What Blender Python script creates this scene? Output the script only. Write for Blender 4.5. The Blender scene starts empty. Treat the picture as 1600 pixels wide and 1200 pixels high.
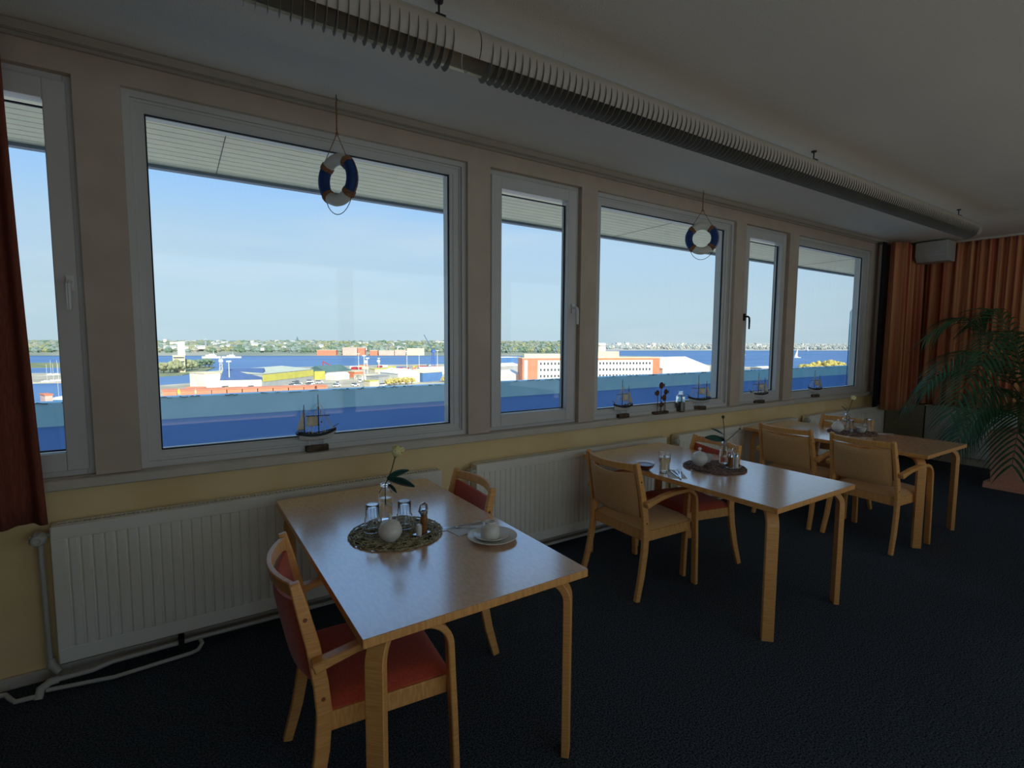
import bpy, bmesh, math, random
from mathutils import Vector, Matrix
random.seed(7)
PI = math.pi
S = bpy.context.scene
COL = S.collection

# ------------------------------------------------------------------ camera
CAM = Vector((0.0, 0.0, 1.57))
def _norm(v): return v.normalized()
_a = _norm(Vector((2025-800, 539-600, 800)))
_b = Vector((275-800, 529-600, 800)); _b = _norm(_b - _a*_a.dot(_b))
_c = _a.cross(_b)
# columns of the world->image map: rows are world X, Y, Z seen in image axes (right, down, forward)
RW = Matrix((_a, _b, _c))
def world_dir(u, v): return RW @ Vector((u-800, v-600, 800))
right = RW @ Vector((1, 0, 0)); down = RW @ Vector((0, 1, 0)); fwd = RW @ Vector((0, 0, 1))
cd = bpy.data.cameras.new('camera'); cam = bpy.data.objects.new('camera', cd); COL.objects.link(cam)
m = Matrix((right, -down, -fwd)).transposed().to_4x4(); m.translation = CAM
cam.matrix_world = m
cd.sensor_width = 36; cd.lens = 18.0; cd.clip_start = 0.05; cd.clip_end = 30000
S.camera = cam

# ------------------------------------------------------------------ view, world, sun
S.view_settings.view_transform = 'Standard'
S.view_settings.look = 'None'
S.view_settings.exposure = 0.36
S.view_settings.gamma = 1.0
S.view_settings.use_curve_mapping = False
W = bpy.data.worlds.new('sky'); S.world = W; W.use_nodes = True
nt = W.node_tree; nt.nodes.clear()
def N(nt, t, **kw):
    n = nt.nodes.new(t)
    for k, v in kw.items(): setattr(n, k, v)
    return n
tc = N(nt, 'ShaderNodeTexCoord'); sx = N(nt, 'ShaderNodeSeparateXYZ')
nt.links.new(tc.outputs['Generated'], sx.inputs[0])
rp = N(nt, 'ShaderNodeValToRGB')
nt.links.new(sx.outputs['Z'], rp.inputs[0])
def lin(r, g, b):
    f = lambda c: (c/255/12.92) if c/255 <= 0.04045 else ((c/255+0.055)/1.055)**2.4
    return (f(r), f(g), f(b), 1)
cr = rp.color_ramp; cr.interpolation = 'EASE'
cr.elements[0].position = 0.0; cr.elements[0].color = lin(188, 212, 224)
cr.elements[1].position = 0.9; cr.elements[1].color = lin(135, 185, 245)
for p, c in ((0.06, (190, 215, 230)), (0.16, (182, 213, 237)), (0.27, (158, 203, 250)), (0.42, (140, 192, 252))):
    e = cr.elements.new(p); e.color = lin(*c)
mp = N(nt, 'ShaderNodeMapping'); mp.inputs['Scale'].default_value = (1.5, 1.5, 9)
nz = N(nt, 'ShaderNodeTexNoise'); nz.inputs['Scale'].default_value = 1.6; nz.inputs['Detail'].default_value = 4
nt.links.new(tc.outputs['Generated'], mp.inputs[0]); nt.links.new(mp.outputs[0], nz.inputs['Vector'])
cr2 = N(nt, 'ShaderNodeValToRGB'); cr2.color_ramp.elements[0].position = 0.48; cr2.color_ramp.elements[1].position = 0.75
nt.links.new(nz.outputs['Fac'], cr2.inputs[0])
mu = N(nt, 'ShaderNodeMath', operation='MULTIPLY'); mu.inputs[1].default_value = 0.45
nt.links.new(cr2.outputs[0], mu.inputs[0])
mx = N(nt, 'ShaderNodeMixRGB'); mx.inputs['Color2'].default_value = lin(214, 226, 236)
nt.links.new(mu.outputs[0], mx.inputs['Fac']); nt.links.new(rp.outputs[0], mx.inputs['Color1'])
bg = N(nt, 'ShaderNodeBackground'); bg.inputs['Strength'].default_value = 0.86
nt.links.new(mx.outputs[0], bg.inputs[0])
wo = N(nt, 'ShaderNodeOutputWorld'); nt.links.new(bg.outputs[0], wo.inputs[0])
sl = bpy.data.lights.new('sun', 'SUN'); sl.energy = 5.0; sl.angle = 0.009; sl.color = (1.0, 0.93, 0.80)
sun = bpy.data.objects.new('sun', sl); COL.objects.link(sun)
sun.rotation_euler = Vector((-0.10, -0.95, 0.62)).to_track_quat('Z', 'Y').to_euler()

# ------------------------------------------------------------------ helpers
class MB:
    def __init__(s): s.v = []; s.f = []; s.m = []
    def add(s, vs, fs, m=0):
        o = len(s.v); s.v += [tuple(v) for v in vs]
        s.f += [tuple(i+o for i in f) for f in fs]; s.m += [m]*len(fs)
    def box(s, x0, x1, y0, y1, z0, z1, m=0):
        vs = [(x, y, z) for z in (z0, z1) for y in (y0, y1) for x in (x0, x1)]
        s.add(vs, [(0,2,3,1), (4,5,7,6), (0,1,5,4), (2,6,7,3), (0,4,6,2), (1,3,7,5)], m); return s
    def obox(s, c, ax, ay, az, m=0):   # oriented box: centre and three half-axis vectors
        c, ax, ay, az = Vector(c), Vector(ax), Vector(ay), Vector(az)
        vs = [c+ax*i+ay*j+az*k for k in (-1,1) for j in (-1,1) for i in (-1,1)]
        s.add(vs, [(0,2,3,1), (4,5,7,6), (0,1,5,4), (2,6,7,3), (0,4,6,2), (1,3,7,5)], m); return s
    def ring(s, x0, x1, z0, z1, y0, y1, w, wz=None, m=0):   # rectangular ring standing in the xz plane
        wz = w if wz is None else wz
        s.box(x0, x0+w, y0, y1, z0, z1, m); s.box(x1-w, x1, y0, y1, z0, z1, m)
        s.box(x0+w, x1-w, y0, y1, z0, z0+wz, m); s.box(x0+w, x1-w, y0, y1, z1-wz, z1, m); return s
    def tube(s, pts, r, n=10, m=0, caps=True, closed=False):
        pts = [Vector(p) for p in pts]; k = len(pts)
        rs = r if isinstance(r, (list, tuple)) else [r]*k
        up = Vector((0.13, 0.21, 0.97)); vs = []; t0 = None; nrm = None
        for i, p in enumerate(pts):
            if closed: t = (pts[(i+1) % k]-pts[i-1]).normalized()
            else: t = (pts[min(i+1, k-1)]-pts[max(i-1, 0)]).normalized()
            if nrm is None:
                nrm = t.cross(up)
                if nrm.length < 0.05: nrm = t.cross(Vector((1, 0, 0)))
            nrm = (nrm - t*nrm.dot(t)).normalized(); b = t.cross(nrm)
            for j in range(n):
                a = 2*PI*j/n; vs.append(p+(nrm*math.cos(a)+b*math.sin(a))*rs[i])
        fs = []
        for i in range(k if closed else k-1):
            for j in range(n):
                a, b2 = i*n+j, i*n+(j+1) % n; c, d = ((i+1) % k)*n+(j+1) % n, ((i+1) % k)*n+j
                fs.append((a, b2, c, d))
        if caps and not closed: fs += [tuple(range(n))[::-1], tuple((k-1)*n+j for j in range(n))]
        s.add(vs, fs, m); return s
    def strip(s, pts, wdir, w, t, m=0):   # rectangular section swept along pts; wdir is the width direction
        pts = [Vector(p) for p in pts]; wd = Vector(wdir).normalized(); k = len(pts); vs = []
        ts = t if isinstance(t, (list, tuple)) else [t]*k
        ws = w if isinstance(w, (list, tuple)) else [w]*k
        for i, p in enumerate(pts):
            tg = (pts[min(i+1, k-1)]-pts[max(i-1, 0)]).normalized(); nn = tg.cross(wd).normalized()
            for a, b in ((-1,-1), (1,-1), (1,1), (-1,1)): vs.append(p+wd*a*ws[i]/2+nn*b*ts[i]/2)
        fs = [(i*4+j, i*4+(j+1) % 4, (i+1)*4+(j+1) % 4, (i+1)*4+j) for i in range(k-1) for j in range(4)]
        fs += [(3,2,1,0), tuple((k-1)*4+j for j in range(4))]
        s.add(vs, fs, m); return s
    def lathe(s, prof, c=(0,0,0), n=28, m=0, ax=None):
        c = Vector(c); vs = []; fs = []; k = len(prof)
        for r, z in prof:
            for j in range(n):
                a = 2*PI*j/n; v = Vector((r*math.cos(a), r*math.sin(a), z))
                if ax is not None: v = ax @ v
                vs.append(c+v)
        for i in range(k-1):
            for j in range(n): fs.append((i*n+j, i*n+(j+1) % n, (i+1)*n+(j+1) % n, (i+1)*n+j))
        if prof[0][0] > 1e-5: fs.append(tuple(range(n))[::-1])
        if prof[-1][0] > 1e-5: fs.append(tuple((k-1)*n+j for j in range(n)))
        s.add(vs, fs, m); return s
    def prism(s, poly, h0, h1, fn=None, m=0):   # poly in 2D, extruded; fn(u,v,h)->xyz
        fn = fn or (lambda u, v, h: (u, v, h)); k = len(poly)
        vs = [fn(u, v, h0) for u, v in poly]+[fn(u, v, h1) for u, v in poly]
        fs = [tuple(range(k))[::-1], tuple(range(k, 2*k))]+[(i, (i+1) % k, k+(i+1) % k, k+i) for i in range(k)]
        s.add(vs, fs, m); return s
    def ball(s, c, r, m=0, n=12, sc=(1,1,1)):
        prof = [(math.sin(PI*i/8)*1.0, -math.cos(PI*i/8)) for i in range(9)]
        c = Vector(c); vs = []; fs = []
        for pr, pz in prof:
            for j in range(n):
                a = 2*PI*j/n; vs.append((c.x+pr*math.cos(a)*r*sc[0], c.y+pr*math.sin(a)*r*sc[1], c.z+pz*r*sc[2]))
        for i in range(8):
            for j in range(n): fs.append((i*n+j, i*n+(j+1) % n, (i+1)*n+(j+1) % n, (i+1)*n+j))
        s.add(vs, fs, m); return s
    def grid(s, fn, nu, nv, m=0):
        vs = [fn(i/nu, j/nv) for j in range(nv+1) for i in range(nu+1)]
        fs = [(j*(nu+1)+i, j*(nu+1)+i+1, (j+1)*(nu+1)+i+1, (j+1)*(nu+1)+i) for j in range(nv) for i in range(nu)]
        s.add(vs, fs, m); return s
    def build(s, name, mat, parent=None, bevel=0, solid=0, smooth=35, loc=None, fix=True, sub=0):
        me = bpy.data.meshes.new(name); me.from_pydata(s.v, [], s.f); me.update()
        mats = mat if isinstance(mat, (list, tuple)) else [mat]
        for q in mats: me.materials.append(q)
        me.polygons.foreach_set('material_index', s.m)
        if fix:
            bm = bmesh.new(); bm.from_mesh(me)
            bmesh.ops.remove_doubles(bm, verts=bm.verts, dist=1e-6)
            bmesh.ops.recalc_face_normals(bm, faces=bm.faces); bm.to_mesh(me); bm.free()
        if smooth:
            me.shade_smooth(); me.set_sharp_from_angle(angle=math.radians(smooth))
        o = bpy.data.objects.new(name, me); COL.objects.link(o)
        if parent: o.parent = parent
        if loc: o.location = loc
        if solid: md = o.modifiers.new('solid', 'SOLIDIFY'); md.thickness = solid; md.offset = 0
        if bevel:
            md = o.modifiers.new('bevel', 'BEVEL'); md.width = bevel; md.segments = 2; md.limit_method = 'ANGLE'; md.angle_limit = 0.6
        if sub: md = o.modifiers.new('sub', 'SUBSURF'); md.levels = sub; md.render_levels = sub
        return o
def tag(o, label, cat, group=None, kind=None):
    o['label'] = label; o['category'] = cat
    if group: o['group'] = group
    if kind: o['kind'] = kind
    return o
def thing(name, label, cat, loc=(0,0,0), rz=0, group=None):
    o = bpy.data.objects.new(name, None); COL.objects.link(o); o.location = loc; o.rotation_euler = (0, 0, rz)
    o.empty_display_size = 0.1
    return tag(o, label, cat, group)
def struct(o): o['kind'] = 'structure'; return o
def copy_tree(o, parent=None):
    c = o.copy(); COL.objects.link(c); c.parent = parent
    for ch in list(o.children): copy_tree(ch, c)
    return c

# ------------------------------------------------------------------ materials
def mat(name, col, rough=0.6, metal=0.0, noise=None, bump=None, spec=0.5, trans=0, ior=1.45, coat=0, sheen=0, coord='Object', nstretch=(1,1,1)):
    """col: sRGB 0-255. noise=(scale, amount, second colour). bump=(scale, strength)"""
    M = bpy.data.materials.new(name); M.use_nodes = True; t = M.node_tree; b = t.nodes['Principled BSDF']
    b.inputs['Base Color'].default_value = lin(*col); b.inputs['Roughness'].default_value = rough
    b.inputs['Metallic'].default_value = metal; b.inputs['IOR'].default_value = ior
    b.inputs['Specular IOR Level'].default_value = spec
    b.inputs['Transmission Weight'].default_value = trans
    b.inputs['Coat Weight'].default_value = coat; b.inputs['Sheen Weight'].default_value = sheen
    tcn = N(t, 'ShaderNodeTexCoord'); mpn = N(t, 'ShaderNodeMapping'); mpn.inputs['Scale'].default_value = nstretch
    t.links.new(tcn.outputs[coord], mpn.inputs[0])
    sc, am, c2 = noise if noise else (6, 0.25, tuple(int(x*0.9) for x in col))
    n = N(t, 'ShaderNodeTexNoise'); n.inputs['Scale'].default_value = sc; n.inputs['Detail'].default_value = 5
    t.links.new(mpn.outputs[0], n.inputs['Vector'])
    r = N(t, 'ShaderNodeValToRGB'); r.color_ramp.elements[0].position = 0.38; r.color_ramp.elements[1].position = 0.62
    r.color_ramp.elements[0].color = lin(*col)
    a = lin(*col); z = lin(*c2)
    r.color_ramp.elements[1].color = tuple(a[i]*(1-am)+z[i]*am for i in range(3))+(1,)
    t.links.new(n.outputs['Fac'], r.inputs[0]); t.links.new(r.outputs[0], b.inputs['Base Color'])
    if bump:
        n2 = N(t, 'ShaderNodeTexNoise'); n2.inputs['Scale'].default_value = bump[0]; n2.inputs['Detail'].default_value = 3
        t.links.new(tcn.outputs[coord], n2.inputs['Vector'])
        bp = N(t, 'ShaderNodeBump'); bp.inputs['Strength'].default_value = bump[1]; bp.inputs['Distance'].default_value = bump[2] if len(bump) > 2 else 0.01
        t.links.new(n2.outputs['Fac'], bp.inputs['Height']); t.links.new(bp.outputs[0], b.inputs['Normal'])
    return M
def wood(name, c1, c2, rough=0.38, stretch=(2, 2, 30)):
    return mat(name, c1, rough, noise=(7, 1.0, c2), nstretch=stretch, bump=(90, 0.04, 0.002))
M = {}
M['ceiling'] = mat('ceiling_stucco', (226, 216, 202), 0.9, bump=(130, 0.5, 0.006), noise=(1.2, 0.5, (218, 208, 194)))
M['wall'] = mat('wall_paint_cream', (252, 222, 164), 0.8, noise=(2.5, 0.8, (242, 206, 146)), bump=(60, 0.15, 0.003))
M['post'] = mat('post_paint', (204, 184, 164), 0.6, noise=(4, 0.6, (188, 168, 148)), bump=(45, 0.1, 0.003))
M['frame'] = mat('window_frame_white', (208, 204, 198), 0.4, noise=(3, 0.4, (198, 194, 188)))
M['sill'] = mat('sill_paint', (214, 200, 180), 0.35, noise=(5, 0.5, (190, 183, 172)))
M['handle'] = mat('handle_white', (225, 222, 216), 0.35)
M['gasket'] = mat('gasket_black', (22, 22, 26), 0.6)
M['rad'] = mat('radiator_enamel', (248, 242, 226), 0.45, noise=(1.5, 0.7, (238, 230, 210)))
M['pipe'] = mat('pipe_paint', (196, 192, 178), 0.45)
M['grille_dark'] = mat('grille_gap', (25, 22, 18), 0.8)
M['carpet'] = mat('carpet_navy', (98, 106, 114), 0.95, noise=(150, 1.0, (28, 34, 42)), bump=(260, 0.9, 0.01), spec=0.1)
M['dim_wall'] = wood('light_dimming_wood', (110, 84, 62), (92, 68, 50), rough=.5)  # invented dark finish that soaks up light at the left end
M['bounce_floor'] = wood('rear_bounce_floor', (112, 96, 76), (98, 82, 64), rough=.5)  # invented finish for the unseen rear floor, gives warm bounce
M['beech'] = wood('beech_wood', (240, 176, 104), (224, 156, 84))
M['beech_h'] = wood('beech_wood_rail', (240, 176, 104), (224, 156, 84), stretch=(2, 30, 2))
M['beech_x'] = wood('beech_wood_edge', (240, 176, 104), (222, 154, 82), stretch=(20, 3, 3))
M['laminate'] = mat('laminate_top', (240, 192, 148), 0.27, noise=(90, 0.8, (224, 168, 124)), nstretch=(1, .35, 1), spec=0.6, coat=1.0, bump=(25, 0.02, 0.002))
for _n in ('Coat IOR',): M['laminate'].node_tree.nodes['Principled BSDF'].inputs[_n].default_value = 3.7
M['laminate'].node_tree.nodes['Principled BSDF'].inputs['Coat Roughness'].default_value = 0.17
M['edge_dark'] = wood('table_edge_reddish', (150, 84, 52), (130, 70, 42), stretch=(3, 20, 3))
M['orange'] = mat('upholstery_orange', (204, 84, 54), 0.9, noise=(120, 0.6, (180, 66, 42)), bump=(400, 0.3, 0.002), sheen=0.2)
M['tan'] = mat('upholstery_tan', (222, 170, 108), 0.9, noise=(120, 0.6, (202, 150, 92)), bump=(400, 0.3, 0.002), sheen=0.2)
M['steel'] = mat('polished_steel', (200, 200, 205), 0.18, 1.0)
M['darksteel'] = mat('dark_metal', (58, 50, 46), 0.45, 0.6)
M['porcelain'] = mat('porcelain', (232, 226, 214), 0.18, spec=0.6, noise=(3, 0.2, (225, 218, 204)))
M['porc_deco'] = mat('porcelain_floral', (232, 226, 214), 0.18, spec=0.6, noise=(45, 0.0, (90, 90, 80)))
M['paper'] = mat('paper_white', (235, 235, 232), 0.8)
M['straw'] = mat('woven_mat', (196, 184, 144), 0.6, noise=(60, 1.0, (124, 112, 80)))
M['straw2'] = mat('woven_mat_dark', (160, 128, 112), 0.6, noise=(60, 1.0, (92, 70, 62)))
M['pepper'] = mat('pepper_mill_wood', (150, 100, 50), 0.4, noise=(20, 0.8, (110, 66, 30)))
M['jam'] = mat('red_jam', (96, 10, 22), 0.2)
M['petal'] = mat('rose_petal_yellow', (250, 240, 176), 0.7, noise=(30, 0.7, (236, 220, 130)))
M['petal_pink'] = mat('bud_petal_pale', (214, 190, 160), 0.7)
M['leaf'] = mat('rose_leaf', (36, 84, 74), 0.45, noise=(20, 0.6, (28, 66, 54)))
M['sepal'] = mat('rose_sepal', (70, 84, 36), 0.6)
M['stem'] = mat('rose_stem', (40, 60, 36), 0.6)
M['ring_white'] = mat('lifebuoy_white', (222, 216, 202), 0.7)
M['ring_blue'] = mat('lifebuoy_blue', (30, 66, 122), 0.7, noise=(20, 0.5, (24, 52, 100)))
M['rope'] = mat('rope_jute', (166, 118, 84), 0.9, noise=(150, 0.8, (112, 74, 50)))
M['cord'] = mat('cord_brown', (84, 66, 50), 0.9)
M['shipwood'] = mat('ship_wood_dark', (74, 48, 34), 0.6)
M['driftwood'] = mat('driftwood_block', (104, 82, 62), 0.9, noise=(30, 0.9, (66, 50, 38)), bump=(60, 0.4, 0.003))
M['hull_white'] = mat('hull_white', (208, 204, 198), 0.5)
M['hull_black'] = mat('hull_black', (26, 26, 30), 0.5)
M['sail'] = mat('sail_canvas', (238, 226, 200), 0.9, noise=(50, 0.6, (222, 206, 176)))
M['rust'] = mat('rust_metal', (110, 66, 46), 0.6, noise=(30, 0.9, (74, 46, 38)))
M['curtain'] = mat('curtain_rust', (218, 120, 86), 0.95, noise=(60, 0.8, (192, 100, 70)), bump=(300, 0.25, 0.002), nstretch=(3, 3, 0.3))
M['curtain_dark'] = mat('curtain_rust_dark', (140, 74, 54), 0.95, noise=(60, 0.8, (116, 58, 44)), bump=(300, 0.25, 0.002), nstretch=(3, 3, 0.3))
M['gap_sheet'] = mat('gap_sheet_black', (24, 22, 24), 0.95)
M['curtain_fold_lights'] = mat('curtain_rust_fold_lights', (222, 156, 104), 0.95, noise=(9, 1.0, (178, 86, 66)), bump=(300, 0.25, 0.002), nstretch=(2.2, 2.2, 0.03))  # golden streaks paint the highlights of the folds into the cloth
M['speaker'] = mat('speaker_white', (188, 184, 174), 0.6, bump=(200, 0.3, 0.003))
M['lampbody'] = mat('lamp_housing', (186, 174, 158), 0.45)
M['lampfin'] = mat('lamp_louvre', (130, 124, 114), 0.4)
M['lamptube'] = mat('lamp_tube', (226, 222, 200), 0.3)
M['terracotta'] = mat('terracotta', (240, 176, 144), 0.8, noise=(60, 0.7, (222, 158, 128)), bump=(80, 0.3, 0.003))
M['soil'] = mat('soil', (40, 30, 22), 0.95)
M['palm'] = mat('palm_leaf', (62, 104, 66), 0.5, noise=(6, 0.8, (38, 72, 44)), spec=0.3)
M['palm_stem'] = mat('palm_stem', (112, 104, 62), 0.6, noise=(10, 0.8, (84, 82, 50)))
M['olive'] = mat('olive_board', (132, 122, 88), 0.6)
M['endpanel'] = mat('end_panel_grey', (214, 214, 204), 0.5, noise=(2, 0.6, (198, 198, 188)))
M['whitecab'] = mat('cabinet_white', (200, 200, 196), 0.5)
def glass_thin(name, tint=(1, 1, 1), refl=0.06, dirt=0.0):
    g = bpy.data.materials.new(name); g.use_nodes = True; t = g.node_tree; t.nodes.clear()
    tr = N(t, 'ShaderNodeBsdfTransparent'); tr.inputs[0].default_value = (*tint, 1)
    gl = N(t, 'ShaderNodeBsdfGlossy'); gl.inputs['Roughness'].default_value = 0.02
    lf = N(t, 'ShaderNodeLayerWeight'); lf.inputs[0].default_value = 0.5
    pw = N(t, 'ShaderNodeMath', operation='POWER'); pw.inputs[1].default_value = 4.5; t.links.new(lf.outputs['Facing'], pw.inputs[0])
    lw = N(t, 'ShaderNodeMath', operation='MULTIPLY_ADD'); lw.inputs[1].default_value = 0.5; lw.inputs[2].default_value = refl*.6; t.links.new(pw.outputs[0], lw.inputs[0])
    mxs = N(t, 'ShaderNodeMixShader'); out = N(t, 'ShaderNodeOutputMaterial')
    t.links.new(lw.outputs[0], mxs.inputs[0]); t.links.new(tr.outputs[0], mxs.inputs[1]); t.links.new(gl.outputs[0], mxs.inputs[2])
    t.links.new(mxs.outputs[0], out.inputs[0]); return g
M['pane'] = glass_thin('window_glass', (0.97, 0.985, 0.985))
M['screen'] = glass_thin('screen_glass', (0.62, 0.8, 0.86))
M['glass'] = mat('drinking_glass', (255, 255, 255), 0.03, trans=1.0, ior=1.42, noise=(1, 0, (255, 255, 255)))
M['water'] = mat('drinking_water', (255, 255, 255), 0.02, trans=1.0, ior=1.33, noise=(1, 0, (255, 255, 255)))
# outside
M['par_light'] = mat('parapet_light_blue', (188, 228, 238), 0.6, noise=(3, 0.6, (172, 216, 228)))
M['par_dark'] = mat('parapet_dark_blue', (122, 166, 234), 0.7, noise=(1.2, 0.6, (110, 154, 226)))
M['par_edge'] = mat('parapet_ragged_ticks', (60, 66, 72), 0.9)
M['soffit'] = mat('soffit_slat', (253, 240, 206), 0.5)
M['soffit_gap'] = mat('soffit_groove', (70, 66, 58), 0.8)
M['drip'] = mat('roof_edge_blue_grey', (120, 134, 152), 0.6)
M['balcony'] = mat('balcony_floor', (236, 232, 220), 0.8)
M['bldg'] = mat('outer_building', (180, 176, 166), 0.8)
M['sea'] = mat('sea_water', (100, 132, 168), 0.8, noise=(0.004, 0.7, (88, 120, 158)), spec=0.03, bump=(0.05, 0.3, 2.0), coord='Object', nstretch=(1, 3, 1))
M['bounce_ground'] = mat('pale_bounce_ground', (236, 230, 214), 0.9, noise=(0.1, 0.6, (222, 214, 196)))  # made-up pale surface that bounces sunlight up to the soffit
M['land'] = mat('harbour_ground', (196, 186, 160), 0.9, noise=(0.03, 0.9, (150, 144, 124)))
M['green_land'] = mat('grass_land', (150, 150, 106), 0.9, noise=(0.02, 0.9, (112, 122, 84)))
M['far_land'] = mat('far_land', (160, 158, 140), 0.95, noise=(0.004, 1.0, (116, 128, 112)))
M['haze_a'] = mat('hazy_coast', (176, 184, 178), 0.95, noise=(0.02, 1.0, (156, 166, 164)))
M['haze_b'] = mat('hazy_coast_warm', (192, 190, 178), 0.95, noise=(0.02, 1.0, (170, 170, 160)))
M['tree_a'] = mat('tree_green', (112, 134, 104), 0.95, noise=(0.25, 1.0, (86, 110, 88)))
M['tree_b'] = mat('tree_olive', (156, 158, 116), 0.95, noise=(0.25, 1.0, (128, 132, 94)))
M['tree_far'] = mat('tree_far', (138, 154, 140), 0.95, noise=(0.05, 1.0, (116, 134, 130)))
M['tree_y'] = mat('tree_yellow', (206, 190, 108), 0.95, noise=(0.5, 1.0, (160, 146, 80)))
M['trunk'] = mat('trunk', (90, 76, 60), 0.9)
for nm, c in dict(w_white=(238, 232, 214), w_cream=(230, 214, 176), w_orange=(218, 132, 98), w_brick=(220, 184, 168), w_yellow=(200, 192, 84), w_grey=(168, 170, 168),
                  w_blue=(78, 122, 176), r_blue=(70, 96, 140), r_green=(84, 116, 110), r_grey=(150, 152, 150), r_pale=(196, 200, 176), r_red=(218, 138, 104), win=(70, 84, 100), crane=(70, 110, 196),
                  mast=(214, 212, 204), red=(176, 50, 48), ship=(220, 224, 226), dome=(236, 236, 230)).items():
    M[nm] = mat('paint_'+nm, c, 0.8, noise=(0.2, 0.5, tuple(int(x*0.88) for x in c)))
M['pane_dark'] = mat('dark_pane', (60, 74, 92), 0.2)

# ------------------------------------------------------------------ room shell
XL, XR, YB, YW, ZC = -2.2, 8.52, -2.1, 3.05, 2.87
PY = 3.02
struct(MB().box(XL-.2, XR+.2, -.20, YW+.2, -0.2, 0.0).build('floor', M['carpet']))
struct(MB().box(XL-.2, XR+.2, YB-.2, -.20, -0.2, -.002).build('floor', M['bounce_floor']))  # unseen rear strip, added to bounce warm light into the room
struct(MB().box(XL-.2, XR+.2, YB-.2, YW+.2, ZC, ZC+.2).build('ceiling', M['ceiling']))
OP = [(-1.13, -.335, 's'), (-.163, 1.63, 'b'), (1.80, 2.60, 's'), (2.76, 4.55, 'b'), (4.71, 5.50, 's'), (5.68, 7.42, 'b')]
w = MB()
w.box(XL-.2, XR+.2, YW, YW+.2, 0, .90, 0)
struct(w.build('wall_front', M['wall'])); w = MB()
xs = [XL-.2]+[v for o in OP for v in o[:2]]+[XR+.2]
for i in range(0, len(xs), 2): w.box(xs[i], xs[i+1], PY, YW+.12, .935, 2.72, 0)
w.box(XL-.2, XR+.2, PY, YW+.2, 2.72, ZC, 0)
w.box(XL-.2, XR+.2, PY+.01, YW+.14, .90, .935, 0)
struct(w.build('trim_2', M['post']))
struct(MB().box(XL-.2, XL, YB, YW, 0, ZC).build('wall_left', M['dim_wall']))  # unseen wall, kept dark to dim the left side
struct(MB().box(XR, XR+.2, YB, YW, 0, ZC).build('wall_right', M['wall']))
wb = MB()   # unseen rear wall; its unglazed openings are added to let in fill light
bw = [(-.6, 2.2), (2.4, 5.2), (5.4, 7.4)]
wb.box(XL-.2, XR+.2, YB-.2, YB, 0, .4); wb.box(XL-.2, XR+.2, YB-.2, YB, 2.7, ZC)
q = [XL-.2]+[v for o in bw for v in o]+[XR+.2]
for i in range(0, len(q), 2): wb.box(q[i], q[i+1], YB-.2, YB, .4, 2.7)
struct(wb.build('wall_back', M['wall']))
# window board
struct(MB().box(XL, 7.56, 2.985, 3.07, .885, .932).build('trim_1', M['sill'], bevel=.006))
struct(MB().box(XL, 8.0, 3.032, YW, 0, .055).build('baseboard_front', M['sill'], bevel=.003))
struct(MB().box(8.47, XR, YB, 2.75, 0, .10).build('baseboard_right', M['sill'], bevel=.004))

# windows
for n, (x0, x1, k) in enumerate(OP, 1):
    r = bpy.data.objects.new('window_%d' % n, None); COL.objects.link(r); struct(r); r.empty_display_size = .1
    r.location = (x0, 3.08, .935)
    loc = (-x0, -3.08, -.935)
    z0, z1 = .935, 2.72
    if k == 'b':
        f = MB().ring(x0, x1, z0, z1, 3.05, 3.17, .03)
        f.ring(x0+.03, x1-.03, z0+.03, z1-.03, 3.066, 3.17, .012)
        f.ring(x0+.042, x1-.042, z0+.03, z1-.04, 3.072, 3.17, .04, .04)
        gx0, gx1, gz0, gz1 = x0+.082, x1-.105, 1.012, 2.635
        f.ring(gx0-.02, gx1+.035, gz0-.02, gz1+.03, 3.076, 3.17, .02 if False else .0001)
        f.box(gx1, gx1+.03, 3.076, 3.17, gz0, gz1); f.box(x0+.08, x1-.08, 3.076, 3.17, z0+.06, gz0); f.box(x0+.08, x1-.08, 3.076, 3.17, gz1, z1-.06)
        f.build('frame', M['frame'], r, loc=loc, bevel=.0025)
    else:
        MB().ring(x0, x1, z0, z1, 3.06, 3.17, .035).build('frame', M['frame'], r, loc=loc, bevel=.003)
        gx0, gx1, gz0, gz1 = x0+.105, x1-.105, 1.05, 2.58
        MB().ring(x0+.025, x1-.025, z0+.025, z1-.03, 3.046, 3.125, .08, .085+.0).build('sash', M['frame'], r, loc=loc, bevel=.005)
        hx = x0+.055 if n == 5 else x1-.055
        if n == 1: hx = x1-.05
        h = MB(); hz = 1.82
        h.box(hx-.014, hx+.014, 3.036, 3.047, hz-.04, hz+.03)
        h.tube([(hx, 3.04, hz), (hx, 3.0, hz), (hx, 2.988, hz-.012), (hx, 2.985, hz-.04), (hx, 2.985, hz-.125)], [.009, .009, .0095, .0095, .008], 8)
        h.build('handle', M['handle'] if n != 5 else M['darksteel'], r, loc=loc)
    MB().ring(gx0-.001, gx1+.001, gz0-.001, gz1+.001, 3.088, 3.10, .007).build('gasket', M['gasket'], r, loc=loc)
    MB().box(gx0-.004, gx1+.004, 3.092, 3.096, gz0-.004, gz1+.004).build('pane', M['pane'], r, loc=loc)

# curtain rail on the ceiling along the windows
rl = MB().box(XL+.05, 8.46, 2.962, 3.018, 2.845, 2.868)
rl.box(XL+.05, 8.46, 2.962, 2.972, 2.832, 2.846); rl.box(XL+.05, 8.46, 2.982, 2.99, 2.832, 2.846); rl.box(XL+.05, 8.46, 3.0, 3.018, 2.82, 2.846)
tag(rl.build('curtain_rail', M['lampbody']), 'long three-track curtain rail fixed under the ceiling above the windows', 'curtain rail')
tag(MB().box(8.38, 8.43, YB+.1, 2.9, 2.843, 2.868).build('curtain_rail', M['sill']), 'slim white curtain rail on the ceiling above the end wall curtain', 'curtain rail')

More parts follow.
